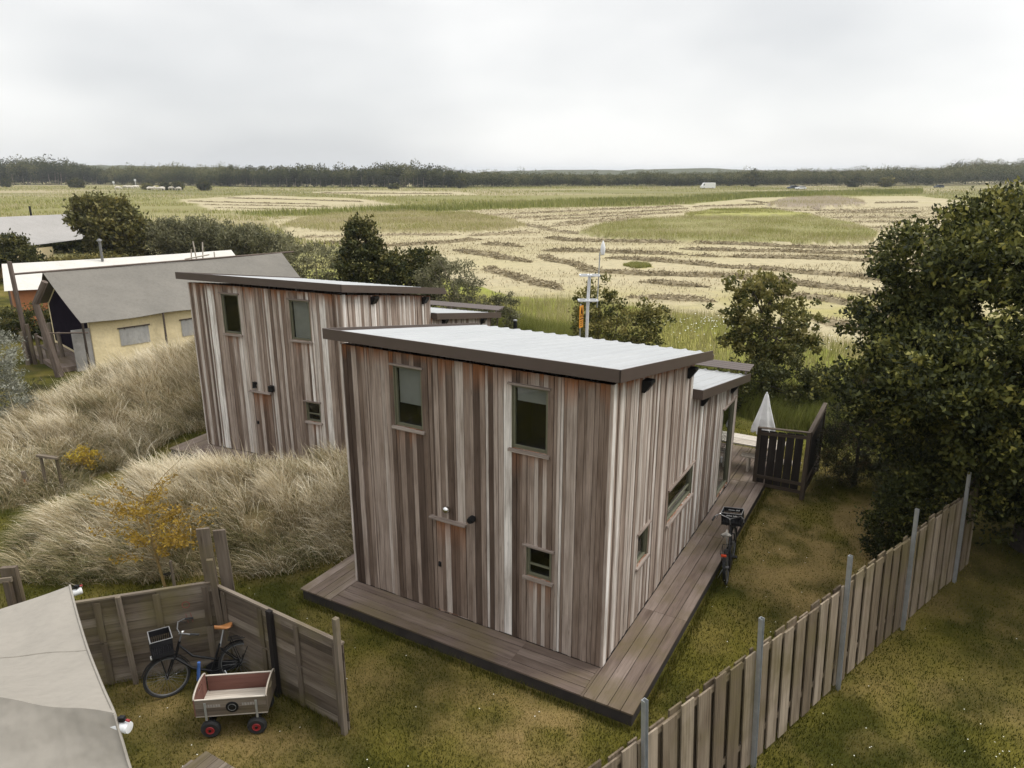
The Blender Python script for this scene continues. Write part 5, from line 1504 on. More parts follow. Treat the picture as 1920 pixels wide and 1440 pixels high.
# thick gnarled pole in front of the porch
pp = G(112, 706)
pol = empty('rough_pole', (pp[0], pp[1], 0), 0, 'thick dark rough pole in front of the porch of the yellow walled tent', 'pole')
zt = AY(84, 528, pp[1]); m2 = MB()
m2.path([(0, 0, 0), (-.10, 0, .8), (-.28, 0, 2.0), (-.42, 0, 3.0), (zt[0] - pp[0], 0, zt[2])], [.17, .15, .14, .13, .12], 10); m2.build('trunk', M['pole'], pol)
st = G(80, 684)
stk = empty('palisade', (st[0], st[1], 0), 0, 'short palisade of round wooden stakes left of the rough pole', 'fence')
for i in range(6):
    m2 = MB(); x = -.62 + i * .25; h = 1.55 + .25 * math.sin(i * 2.1) - .1 * (i == 0); m2.path([(x, .1 * i, 0), (x - .05, .1 * i, h)], [.085, .08], 9); m2.build('stake', M['greyfence'], stk)
# pale-roofed tent with rust walls behind it
ZE3, ZR3 = 2.1, 3.2
e0 = G(8, 546, ZE3)[:2]; e1 = G(107, 530, ZE3)[:2]; dd = (e1 - e0) / np.linalg.norm(e1 - e0); dd = np.array([.80, .60])
e0 = e0; e1 = e0 + dd * 12.5
t3 = empty('safari_tent', (e0[0], e0[1], 0), 0, 'safari tent with a pale cream roof and rust coloured walls', 'tent')
P3, L3, d3, n3 = ridge_tent(t3, e0, e1, ZE3, ZR3, 2.9, -.2, M['canvas_pale'], M['canvas_orange'])
m2 = MB(); m2.tube(P3(5.0, 2.6, ZR3 - .15), P3(5.0, 2.6, ZR3 + .95), .075); fl = m2.build('flue', M['dullsteel'], t3)
m2 = MB(); m2.lathe([(.08, 0), (.15, .05), (.13, .10), (.03, .17)], P3(5.0, 2.6, ZR3 + .95), 12); m2.build('cowl', M['dullsteel'], fl)
for t in (.2, 4.2, 8.4):
    m2 = MB(); m2.tube(P3(t, .05, 0), P3(t, .02, ZE3), .05); m2.build('post', M['pole'], t3)
m2 = MB(); m2.obox(P3(2.4, .262, 1.05), Vector((d3[0], d3[1], 0)) * 1.0, Vector((n3[0], n3[1], 0)) * .015, vec(0, 0, .05)); m2.build('window_roll', M['pole'], t3)
# crossed poles at its far end
tp_ = AY(366, 486, 41.5)
tpo = empty('pole_frame', (tp_[0], 41.5, 0), 0, 'crossed bare poles at the far end of the pale roofed tent', 'poles')
for (xa, xb, zt_) in ((-.5, -.25, .55), (.35, -.1, 1.0), (.15, .45, .95), (1.1, 1.05, .4)):
    m2 = MB(); m2.tube((xa, 0, 0), (xb, .2, tp_[2] + zt_), .045, .035); m2.build('pole', M['palewood'], tpo)
m2 = MB(); m2.tube((-.6, 0, tp_[2]), (.8, .1, tp_[2] + .25), .035); m2.build('pole', M['palewood'], tpo)
# far grey tent at the left edge, its corner drawn out to a tip
a0, a1, tip, b0 = G(-120, 412, 4.2), G(135, 401, 4.2), G(186, 444, 2.3), G(-120, 480, 2.3)
mid = G(85, 457, 2.2)
t4 = empty('grey_tent', (a1[0], a1[1], 0), 0, 'far tent with a light grey sail roof drawn out to a point', 'tent')
o4 = np.array([a1[0], a1[1], 0])
def roof4(u, v):
    A = a0 + (a1 - a0) * u; B = b0 + (mid - b0) * min(1, u * 1.25) if u < .8 else mid + (tip - mid) * ((u - .8) / .2)
    p = A + (B - A) * v - o4; p = np.array(p); p[2] -= .35 * math.sin(math.pi * v) + .1 * math.sin(u * 9) * v * (1 - v)
    return p
V, F = sheet(roof4, 30, 14, .02); m2 = MB(); m2.add(V, F, .5)
V, F = sheet(lambda u, v: (a0 + (a1 - a0) * u - o4) * np.array([1, 1, 1]) + np.array([-.5, 3.5, -2.0]) * v, 20, 8, .02); m2.add(V, F, .5)
m2.build('roof', M['canvas_light'], t4, smooth=True)
m2 = MB(); m2.obox(vec(*(b0 - o4)) * 1.0 + vec(0, .8, -2.2), vec(*(mid - b0)), vec(0, .05, 0), vec(0, 0, 1.9)); m2.build('wall', M['canvas_yellow'], t4)
m2 = MB(); m2.tube(vec(*(a1 - o4)) + vec(.3, 0, -1.6), vec(*(a1 - o4)) + vec(.0, 0, .35), .09); m2.build('pole', M['canvas_pale'], t4)
m2 = MB(); m2.tube(vec(*(tip - o4)) + vec(0, 0, -2.3), vec(*(tip - o4)), .06); m2.build('pole', M['pole'], t4)
m2 = MB(); m2.tube((-4.0, .2, -.4 + 4.2), (-4.0, .2, 4.9), .09); m2.build('flue', M['black'], t4)
# the awning close to the camera
E1, RT = G(131, 1098, 2.55), G(214, 1337, 3.35)
NR = G(262, 1500, 2.75); LF = G(-260, 1232, 2.35); LR = G(-320, 1248, 3.45); LN = G(-330, 1600, 2.75)
aw = empty('canvas_awning', (-5.2, 6.4, 0), 0, 'large beige grey canvas awning filling the bottom left corner', 'awning')
oA = np.array([-5.2, 6.4, 0])
def awn(u, v):
    """u from the left to the free edge, v from the far corner over the ridge to the near side"""
    if v < .5:
        A, B = LF + (E1 - LF) * u, LR + (RT - LR) * u; t = v / .5
        p = A + (B - A) * t; s = .10 * math.sin(math.pi * t)
    else:
        A, B = LR + (RT - LR) * u, LN + (NR - LN) * u; t = (v - .5) / .5
        p = A + (B - A) * t; s = .05 * math.sin(math.pi * t)
    p = np.array(p); p[2] -= s + .05 * math.sin(math.pi * u) * (1 - abs(2 * v - 1))
    k = u ** 3 * (math.sin(math.pi * min(1, v / .5)) * .03 if v < .5 else 0)
    p[:2] += np.array([-.7, -.5]) * k
    p[2] += .012 * math.sin(u * 23 + v * 5) * math.sin(v * 9) + .006 * math.sin(v * 40 + u * 13)
    return p - oA
V, F = sheet(awn, 44, 50, .012); m2 = MB(); m2.add(V, F, .5); m2.build('canvas', M['canvas_near'], aw, smooth=True)
m2 = MB(); m2.path([Vector(awn(1, v)) + vec(0, 0, .004) for v in np.linspace(0, 1, 40)], .014, 6); m2.build('hem', M['canvas_near'], aw)
for vv in (.27,):
    m2 = MB(); m2.path([Vector(awn(u, vv)) + vec(0, 0, .003) for u in np.linspace(0, .995, 40)], .008 if vv < .5 else .02, 5); m2.build('seam', M['canvas_near'], aw)
for (pt, dr, rr_, back) in ((E1, E1 - LF, .05, .05), (RT, RT - LR, .055, .05)):
    dr = Vector(dr).normalized(); c = Vector(pt - oA) - vec(0, 0, rr_ + .08)
    m2 = MB(); m2.tube(c - dr * back, c + dr * .10, rr_ * .92, n=18); m2.lathe([(rr_ * .92, 0), (rr_ * .98, .004), (rr_ * .9, .03), (.004, .034)], c + dr * .10, 18, rmat=Vector(dr).to_track_quat('Z', 'Y').to_matrix()); po = m2.build('pole', M['alu'], aw, smooth=True)
    m2 = MB(); m2.tube(c - dr * .02 + vec(0, 0, rr_ + .03), c + dr * .10 + vec(0, 0, rr_ + .03), .014); m2.box(c + dr * .07 + vec(0, 0, rr_ + .03), (.05, .04, .045)); m2.tube(c + dr * .05 + vec(0, 0, rr_ + .05), c + dr * .13 + vec(0, 0, rr_ + .02), .010); m2.build('clamp', M['black'], po)
    m2 = MB(); m2.tube(c + dr * .11 + vec(0, 0, rr_ + .025), c + dr * .145 + vec(0, 0, rr_ + .02), .012); m2.build('clamp_cap', M['red'], po)
    m2 = MB(); m2.tube(c - dr * .03, (c - dr * .03) - vec(0, 0, c.z), .035); m2.build('leg', M['alu'], aw)

# ------------------------------------------------------------------ trees and shrubs
def crown(blobs, n_clump, per, leaf, clump_r, seed, fill=(.55, 1.05), asp=.55, tint0=.5, tspread=.22, up=.35, droop=0.0):
    """leaf quads gathered in clumps spread through the volume of the blobs; local coordinates"""
    g = np.random.default_rng(seed)
    B = np.array(blobs, float)
    area = (B[:, 3] * B[:, 4] + B[:, 4] * B[:, 5] + B[:, 3] * B[:, 5]); pr = area / area.sum()
    k = g.choice(len(B), n_clump * 2, p=pr)
    d = g.normal(0, 1, (len(k), 3)); d /= np.linalg.norm(d, axis=1)[:, None]
    rf = fill[0] + (fill[1] - fill[0]) * g.random(len(k)) ** .6
    lump = 1 + .16 * np.sin(d[:, 0] * 5 + k) * np.sin(d[:, 1] * 6 + 2 * k) + .12 * np.sin(d[:, 2] * 7 + 3 * k)
    C = B[k, :3] + d * B[k, 3:6] * (rf * lump)[:, None]
    q = np.full(len(C), 9.)
    for j in range(len(B)):
        dj = np.linalg.norm((C - B[j, :3]) / B[j, 3:6], axis=1); dj[k == j] = 9; q = np.minimum(q, dj)
    keep = (q > .62) & (C[:, 2] > .05)
    C, d = C[keep][:n_clump], d[keep][:n_clump]; m = len(C)
    ct = tint0 + g.normal(0, tspread * .6, m) + .10 * d[:, 2]  # upward-facing clumps tinted paler, top light put into the leaf colour
    cs = clump_r * (.6 + .8 * g.random(m))
    j = np.repeat(np.arange(m), per); n = len(j)
    off = g.normal(0, .5, (n, 3)) * cs[j][:, None] * np.array([1, 1, .75])
    p = C[j] + off
    ax = d[j] * .5 + g.normal(0, .75, (n, 3)); ax[:, 2] += up - droop; ax /= np.linalg.norm(ax, axis=1)[:, None]
    nr = np.cross(ax, g.normal(0, 1, (n, 3)) + np.array([0, 0, .3])); nr /= np.linalg.norm(nr, axis=1)[:, None] + 1e-9
    l = (leaf * (.65 + .7 * g.random(n)))[:, None]
    fold = np.cross(ax, nr) * l * .14
    Q = np.stack([p - ax * l * .5, p + nr * l * asp * .5 + fold, p + ax * l * .55, p - nr * l * asp * .5 + fold], 1)
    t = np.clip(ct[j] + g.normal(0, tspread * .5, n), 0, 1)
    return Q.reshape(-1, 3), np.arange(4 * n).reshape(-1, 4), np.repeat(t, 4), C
def lumpy(blobs, n, r0, r1, seed):
    """adds smaller lobes over the surface of the main ones, for an uneven outline with hollows"""
    g = np.random.default_rng(seed); out = [tuple(b[:3]) + tuple(q * .86 for q in b[3:]) for b in blobs]
    B = np.array(blobs, float); a = B[:, 3] * B[:, 5]; 
    while len(out) < n + len(blobs):
        k = g.choice(len(B), p=a / a.sum()); d = g.normal(0, 1, 3); d /= np.linalg.norm(d)
        p = B[k, :3] + d * B[k, 3:] * g.uniform(.78, .98); r = g.uniform(r0, r1)
        if p[2] - r * .6 < .3: continue
        if min(np.linalg.norm((p - B[j, :3]) / B[j, 3:]) for j in range(len(B))) < .7: continue
        out.append((*p, r * g.uniform(.9, 1.3), r * g.uniform(.9, 1.3), r * g.uniform(.6, .9)))
    return out
def tree(name, loc, blobs, n_clump, per, leaf, clump_r, seed, mat, label, cat, group=None, trunk=(.2, .12), bark='bark', limbs=10, part=('trunk', 'crown'), bare=0, root_pt=(0, 0), **kw):
    root = empty(name, (loc[0], loc[1], 0), 0, label, cat, group)
    V, F, t, C = crown(blobs, n_clump, per, leaf, clump_r, seed, **kw)
    np_mesh(part[1], V, F, mat, root, tint=t)
    g = random.Random(seed)
    top = max(b[2] for b in blobs); cxm = sum(b[0] for b in blobs) / len(blobs); cym = sum(b[1] for b in blobs) / len(blobs)
    mb = MB()
    pts = [vec(root_pt[0], root_pt[1], 0)]
    nseg = 5
    for i in range(1, nseg + 1):
        f = i / nseg; pts.append(vec(root_pt[0] + (cxm - root_pt[0]) * f ** .8 + g.uniform(-.1, .1) * top * .12, root_pt[1] + (cym - root_pt[1]) * f ** .8 + g.uniform(-.1, .1) * top * .12, top * f))
    rs = [trunk[0] * 1.25] + [trunk[0] + (trunk[1] - trunk[0]) * i / nseg for i in range(1, nseg + 1)]
    mb.path(pts, rs, 9)
    if len(C):
        for i in range(limbs):
            c = Vector(C[g.randrange(len(C))]); f = g.uniform(.25, .9)
            s = pts[0].lerp(pts[-1], f); s = pts[min(int(f * nseg), nseg)].lerp(pts[min(int(f * nseg) + 1, nseg)], f * nseg % 1)
            mdl = s.lerp(c, .5) + vec(g.uniform(-.15, .15), g.uniform(-.15, .15), g.uniform(-.05, .2)) * (c - s).length
            r0 = trunk[1] * g.uniform(.35, .8); mb.path([s, mdl, c], [r0, r0 * .65, r0 * .25], 6)
        for i in range(bare):
            c = Vector(C[g.randrange(len(C))]); s = pts[g.randrange(2, nseg)]; dvec = (c - s); e = c + dvec.normalized() * g.uniform(.2, .6)
            mb.path([s, s.lerp(c, .6) + vec(0, 0, .1), e], [trunk[1] * .4, trunk[1] * .25, trunk[1] * .08], 5)
    mb.build(part[0], M[bark], root, smooth=True)
    return root
M['leaf_big'] = leafmat('dark_broad_leaf', [(0, (.011, .016, .005)), (.35, (.030, .036, .009)), (.6, (.078, .084, .02)), (.82, (.155, .155, .036)), (1, (.27, .245, .06))], .6, .2, .22)
M['leaf_mid'] = leafmat('olive_leaf', [(0, (.03, .038, .011)), (.4, (.075, .082, .021)), (.7, (.16, .148, .04)), (1, (.30, .26, .085))], .6, .28, .2)
M['leaf_dark'] = leafmat('dark_shrub_leaf', [(0, (.02, .028, .01)), (.5, (.048, .054, .016)), (.75, (.09, .088, .025)), (1, (.17, .15, .045))], .6, .2, .2)
M['leaf_willow'] = leafmat('grey_green_leaf', [(0, (.06, .065, .03)), (.5, (.135, .132, .065)), (1, (.26, .245, .14))], .6, .3, .3)
M['leaf_silver'] = leafmat('silver_leaf', [(0, (.10, .105, .075)), (.5, (.24, .245, .19)), (1, (.46, .46, .39))], .6, .2, .3)
M['leaf_yellow'] = leafmat('yellow_green_leaf', [(0, (.17, .10, .018)), (.5, (.36, .235, .035)), (1, (.52, .41, .06))], .6, .35, .2)
M['leaf_hedge'] = leafmat('hedge_leaf', [(0, (.045, .048, .014)), (.5, (.11, .105, .03)), (1, (.24, .20, .06))], .6, .25, .3)
M['needle'] = leafmat('pine_needle', [(0, (.014, .02, .009)), (.5, (.036, .04, .018)), (.8, (.085, .066, .034)), (1, (.16, .11, .06))], .65, .1, .25)

# the big broadleaved tree on the right
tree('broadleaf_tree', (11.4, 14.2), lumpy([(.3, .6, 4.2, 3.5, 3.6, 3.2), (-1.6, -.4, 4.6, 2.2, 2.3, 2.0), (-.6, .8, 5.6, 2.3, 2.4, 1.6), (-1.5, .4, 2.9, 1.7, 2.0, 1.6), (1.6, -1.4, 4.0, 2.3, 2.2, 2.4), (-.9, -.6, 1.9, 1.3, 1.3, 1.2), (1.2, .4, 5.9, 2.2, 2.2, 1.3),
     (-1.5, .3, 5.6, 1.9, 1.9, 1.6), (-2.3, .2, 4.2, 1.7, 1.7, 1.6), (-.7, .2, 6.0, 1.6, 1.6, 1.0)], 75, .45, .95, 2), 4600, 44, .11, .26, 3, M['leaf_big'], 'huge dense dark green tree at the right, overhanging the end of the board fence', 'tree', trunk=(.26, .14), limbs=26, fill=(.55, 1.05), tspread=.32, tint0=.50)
tree('young_tree', (9.3, 25.6), [(0, 0, 3.0, 1.6, 1.5, 1.25), (-.6, .2, 3.5, 1.15, 1.1, 1.0), (.7, -.1, 2.5, 1.15, 1.1, 1.0), (-.5, 0, 2.0, 1.0, 1.0, .9), (.2, 0, 1.4, .8, .8, .7)], 330, 30, .15, .2, 5, M['leaf_mid'],
     'young open crowned tree standing alone at the meadow edge behind the cabin', 'tree', trunk=(.08, .05), limbs=16, fill=(.3, 1.1), tspread=.3, tint0=.56)
tree('willow_shrub', (3.9, 27.5), [(0.0, 0.0, 1.7, 1.14, 1.08, 1.56), (-0.66, 0.0, 2.84, 0.78, 0.72, 1.21), (1.08, 0.12, 1.7, 0.9, 0.84, 1.06), (1.62, 0.0, 2.7, 0.66, 0.6, 0.5), (-1.08, 0.0, 1.42, 0.78, 0.72, 1.14)], 330, 28, .13, .2, 8, M['leaf_mid'],
     'feathery yellow green willow shrub round the foot of the mast', 'shrub', trunk=(.05, .02), limbs=26, bark='twig', fill=(.3, 1.15), tspread=.3, tint0=.62, part=('stems', 'foliage'))
tree('hedge', (9.6, 23.2), [(0, 0, .95, 1.3, .8, 1.0), (1.5, .2, .8, 1.2, .8, .85), (-1.5, .5, .9, 1.2, .8, .95), (2.9, .2, .7, 1.0, .7, .75)], 430, 30, .12, .2, 6, M['leaf_dark'],
     'dark leafy hedge below the young open crowned tree', 'hedge', trunk=(.05, .03), limbs=8, part=('stems', 'foliage'), tint0=.5)
# dark scrubby pine by the screen
tree('scrub_pine', (9.1, 17.6), [(0, 0, 1.3, .85, .8, 1.2), (.1, .1, 2.3, .5, .5, .75), (-.45, -.1, .9, .6, .6, .8), (.6, 0, .9, .75, .7, .8)], 520, 30, .15, .16, 9, M['needle'],
     'dark scrubby pine with browned twigs between the slatted screen and the big tree', 'pine', trunk=(.06, .02), limbs=14, asp=.10, up=.6, tint0=.45, fill=(.3, 1.1), tspread=.34)
tree('ivy_bush', (7.95, 13.6), [(0, 0, .7, .42, .45, .75), (.35, .2, 1.4, .5, .5, .6)], 170, 40, .075, .18, 14, M['leaf_big'], 'dark ivy covered bush on the lawn side of the board fence, under the big tree', 'shrub', trunk=(.05, .03), limbs=5, part=('stems', 'foliage'), tint0=.35)
# shrubs between the gardens and the field, left of the mast
SH = [
 ('evergreen_tree', (-7.6, 37.0), [(0.0, 0.0, 3.07, 1.32, 1.26, 2.43), (-0.11, 0.0, 4.74, 0.75, 0.69, 1.02), (0.57, 0.0, 2.43, 1.15, 1.15, 1.79)], 405, 30, .19, .28, 'leaf_dark', 'upright dark green tree, tallest of the shrubs behind the rear cabin', 'tree', .52),
 ('bushy_shrub', (-5.2, 36.6), [(0.0, 0.0, 2.4, 1.56, 1.32, 1.8), (0.84, 0.0, 3.15, 0.96, 0.96, 1.2), (-0.84, 0.0, 2.85, 1.08, 1.08, 1.35)], 351, 28, .18, .28, 'leaf_dark', 'round dark shrub between the upright tree and the dry branched one', 'shrub', .55),
 ('tangled_shrub', (-3.1, 34.5), [(0.0, 0.0, 2.25, 1.56, 1.25, 1.65), (0.62, 0.0, 3.0, 0.94, 0.88, 0.9), (-0.62, 0.38, 3.0, 1.0, 1.0, 1.05), (1.12, -0.38, 1.35, 0.88, 0.88, 1.05)], 256, 26, .16, .26, 'leaf_willow', 'tangled grey green shrub full of bare pale branches', 'shrub', .55),
 ('flowering_shrub', (-.9, 33.5), [(0.0, 0.0, 1.3, 0.98, 0.91, 0.98), (0.59, 0.0, 1.82, 0.65, 0.65, 0.72)], 121, 26, .16, .22, 'leaf_willow', 'small shrub with brownish flower heads, rightmost of those behind the rear cabin', 'shrub', .42),
 ('grey_shrub', (-11.2, 41.5), [(0.0, 0.0, 2.38, 2.04, 1.56, 1.82), (-1.32, 0.0, 2.94, 1.2, 1.2, 1.26), (1.2, 0.0, 2.38, 1.32, 1.2, 1.4)], 405, 26, .17, .28, 'leaf_willow', 'wide grey green shrub just right of the grey tent roof', 'shrub', .58),
 ('broadleaf_tree', (-34.0, 62.0), [(0, 0, 3.4, 2.3, 2.2, 2.4), (-1.2, 0, 4.4, 1.6, 1.6, 1.5), (1.4, 0, 2.8, 1.7, 1.6, 1.9), (.5, 0, 4.6, 1.3, 1.3, 1.1)], 567, 28, .34, .5, 'leaf_hedge', 'tall yellow green tree with a dark hollow side, right of the far grey tent', 'tree', .5),
 ('willow_bush', (-27.5, 62.0), [(0, 0, 2.2, 2.7, 1.8, 1.9), (1.6, 0, 2.6, 1.9, 1.6, 1.5), (-1.8, 0, 2.5, 1.6, 1.6, 1.6)], 567, 28, .30, .5, 'leaf_willow', 'broad soft olive willow bush between the tall yellow green tree and its twin', 'shrub', .5),
 ('willow_bush', (-21.6, 60.0), [(0, 0, 2.0, 2.2, 1.8, 1.7), (1.7, 0, 1.7, 1.7, 1.5, 1.4), (-1.2, .5, 2.5, 1.4, 1.4, 1.1)], 513, 28, .28, .48, 'leaf_willow', 'olive willow bush directly above the ridge of the grey roofed tent', 'shrub', .44),
 ('dark_bush', (-44.5, 75.0), [(0, 0, 2.0, 1.8, 1.6, 1.9), (-2.2, 0, 1.6, 1.8, 1.5, 1.3), (1.6, 0, 2.6, 1.7, 1.6, 1.5)], 405, 26, .34, .5, 'leaf_dark', 'dark bush behind the pointed tip of the far grey tent', 'shrub', .5),
 ('round_bush', (-37.6, 55.0), [(0, 0, 1.5, 1.75, 1.4, 1.5), (-.2, 0, 2.4, 1.0, 1.0, 1.0)], 351, 28, .22, .36, 'leaf_dark', 'round conical dark bush in front of the far grey tent', 'shrub', .5),
 ('clipped_hedge', (-34.0, 56.5), [(0, 0, .9, 2.0, .9, .9), (2.2, .3, .9, 1.8, .9, .9), (-2.0, 0, .8, 1.4, .8, .8)], 405, 26, .2, .3, 'leaf_hedge', 'low yellow green hedge below the far grey tent', 'hedge', .7),
 ('hedge', (-54.0, 80.0), [(0, 0, 1.3, 3.2, 1.2, 1.3), (5.0, .5, 1.2, 3.0, 1.2, 1.2), (-5, 0, 1.2, 3, 1.2, 1.2)], 351, 26, .3, .45, 'leaf_hedge', 'olive hedge behind the ridge of the far grey tent', 'hedge', .55),
 ('clipped_hedge', (-23.5, 35.2), [(0, 0, .8, 1.6, .7, .85), (1.6, .5, .8, 1.5, .7, .8), (-1.8, -.3, .8, 1.6, .7, .85)], 486, 26, .13, .22, 'leaf_dark', 'green hedge in front of the rust coloured tent wall', 'hedge', .62),
 ('small_pine', (-16.2, 23.3), [(0, 0, .7, .55, .5, .65), (.5, .1, .5, .45, .4, .45), (-.4, 0, .5, .5, .4, .5)], 175, 26, .11, .15, 'needle', 'small dark pine on the lawn beside the silvery shrub', 'pine', .4),
 ('silver_shrub', (-15.65, 20.6), [(0, 0, 2.6, .95, .9, 1.3), (.35, 0, 1.6, .7, .7, .9), (-.2, 0, 3.4, .6, .6, .6)], 445, 26, .10, .2, 'leaf_silver', 'silvery leaved shrub cut off by the left edge', 'shrub', .5),
]
for i, (nm, loc, bl, nc, per, lf, cr_, mt_, lab, cat, ti) in enumerate(SH):
    hd = cat in ('shrub', 'hedge')
    tree(nm, loc, bl, nc, per, lf, cr_, 40 + i, M[mt_], lab, cat, trunk=(.09 if not hd else .06, .05 if not hd else .03), limbs=10 if 'tangled' not in nm else 30, bare=26 if 'tangled' in nm else 0,
         bark='twig' if mt_ in ('leaf_willow', 'leaf_silver') else 'bark', part=('trunk', 'crown') if cat in ('tree', 'pine') else ('stems', 'foliage'), tint0=ti, fill=(.4, 1.08), tspread=.28,
         asp=.28 if mt_ in ('leaf_willow', 'leaf_silver') else (.1 if mt_ == 'needle' else .55))
# the yellowing sapling tied to a stake in front of the near dune
sp = G(311, 1106)
sap = empty('sapling', (sp[0], sp[1], 0), 0, 'sapling with yellowing feathery leaves, tied to a stake before the dune', 'sapling')
mb = MB(); g = random.Random(4)
trunk_pts = [vec(0, 0, 0), vec(-.06, 0, .5), vec(-.13, .02, 1.0), vec(-.17, .05, 1.5), vec(-.2, .1, 2.1)]
mb.path(trunk_pts, [.032, .028, .022, .015, .006], 8)
LV, LF_, LT = [], [], []
ends = []
for i in range(46):
    f = g.uniform(.30, .95); s = trunk_pts[int(f * 4)].lerp(trunk_pts[min(int(f * 4) + 1, 4)], f * 4 % 1)
    a = g.uniform(0, 6.283); l = g.uniform(.6, 1.5) * (1.25 - .7 * f); e = s + vec(math.cos(a) * l, math.sin(a) * l * .8, g.uniform(.1, .75) * l * (.4 + f))
    m_ = s.lerp(e, .5) + vec(0, 0, .07); mb.path([s, m_, e], [.009, .006, .0025], 5); ends.append((s, m_, e, f))
mb.build('trunk', M['leaf_yellow_bark'] if 'leaf_yellow_bark' in M else plain('ochre_bark', (.25, .17, .06), .8, .3, 14), sap)
pts, ts = [], []
for (s, m_, e, f) in ends:
    if f > .86 and g.random() < .6: continue
    for k in range(70):
        t = g.uniform(.25, 1.0); p = s.lerp(m_, t * 2) if t < .5 else m_.lerp(e, t * 2 - 1); pts.append(p + vec(g.gauss(0, .055), g.gauss(0, .055), g.gauss(0, .045))); ts.append(g.gauss(.62 - .35 * t, .14))
pts = np.array([tuple(p) for p in pts]); n = len(pts); ax = rng.normal(0, 1, (n, 3)); ax[:, 2] += .3; ax /= np.linalg.norm(ax, axis=1)[:, None]; nr_ = np.cross(ax, rng.normal(0, 1, (n, 3))); nr_ /= np.linalg.norm(nr_, axis=1)[:, None]
l = .075
Q = np.stack([pts - ax * l * .5, pts + nr_ * l * .22, pts + ax * l * .5, pts - nr_ * l * .22], 1).reshape(-1, 3)
np_mesh('crown', Q, np.arange(4 * n).reshape(-1, 4), M['leaf_yellow'], sap, tint=np.clip(np.repeat(ts, 4), 0, 1))
sk = empty('sapling_stake', (sp[0] + .16, sp[1] + .05, 0), 0, 'short round stake tied to the yellowing sapling', 'stake')
m2 = MB(); m2.tube((0, 0, 0), (-.01, 0, .62), .032, .03, 9); m2.build('stake', M['greyfence'], sk)
m2 = MB(); m2.path([(.03, 0, .34), (-.1, -.04, .33), (-.2, 0, .32), (-.1, .04, .33)], .012, 5, closed=True); m2.build('tie', M['black'], sk)
# ragwort clump on the far dune and a wisp of bare twigs
rg = G(160, 893)
zr_ = float(dune_h(np.array([rg[0]]), np.array([rg[1]]))[0])
tree('ragwort', (rg[0], rg[1]), [(0, 0, .55 + max(0, zr_), .42, .3, .2), (.3, 0, .45 + max(0, zr_), .3, .25, .2)], 40, 22, .06, .12, 77, M['leaf_yellow'], 'clump of yellow ragwort flowers between the two dunes', 'flowers', trunk=(.012, .006), limbs=8, part=('stems', 'flowers'), bark='twig', tint0=.6)
# planks and a waymark post in the dune grass
wpz = lambda x, y: max(0, float(dune_h(np.array([x]), np.array([y]))[0]))
a = G(92, 862, .9)
pk = empty('low_bench', (a[0], a[1], 0), 0, 'weathered plank on two stubs, half buried in the dune grass', 'bench')
m2 = MB(); m2.obox((-.28, -.06, 1.0), (.56, -.05, -.06), (0, .12, 0), (0, 0, .05), .7); m2.build('seat', M['greyfence'], pk)
for x in (-.2, .2):
    m2 = MB(); m2.tube((x, 0, .0), (x, 0, 1.0), .04); m2.build('leg', M['greyfence'], pk)
a = G(58, 925)
wp = empty('marker_post', (a[0], a[1], 0), 0, 'leaning marker post with an orange tag at the foot of the far dune', 'post')
m2 = MB(); m2.obox((-.04, -.03, 0), (.09, 0, 0), (0, .06, 0), (-.09, 0, .62), .8); m2.build('post', M['greyfence'], wp)
m2 = MB(); m2.obox((-.075, -.036, .22), (.06, 0, 0), (0, .005, 0), (-.03, 0, .18), .5); m2.build('tag', plain('faded_orange', (.40, .17, .07), .7, .3, 12), wp)

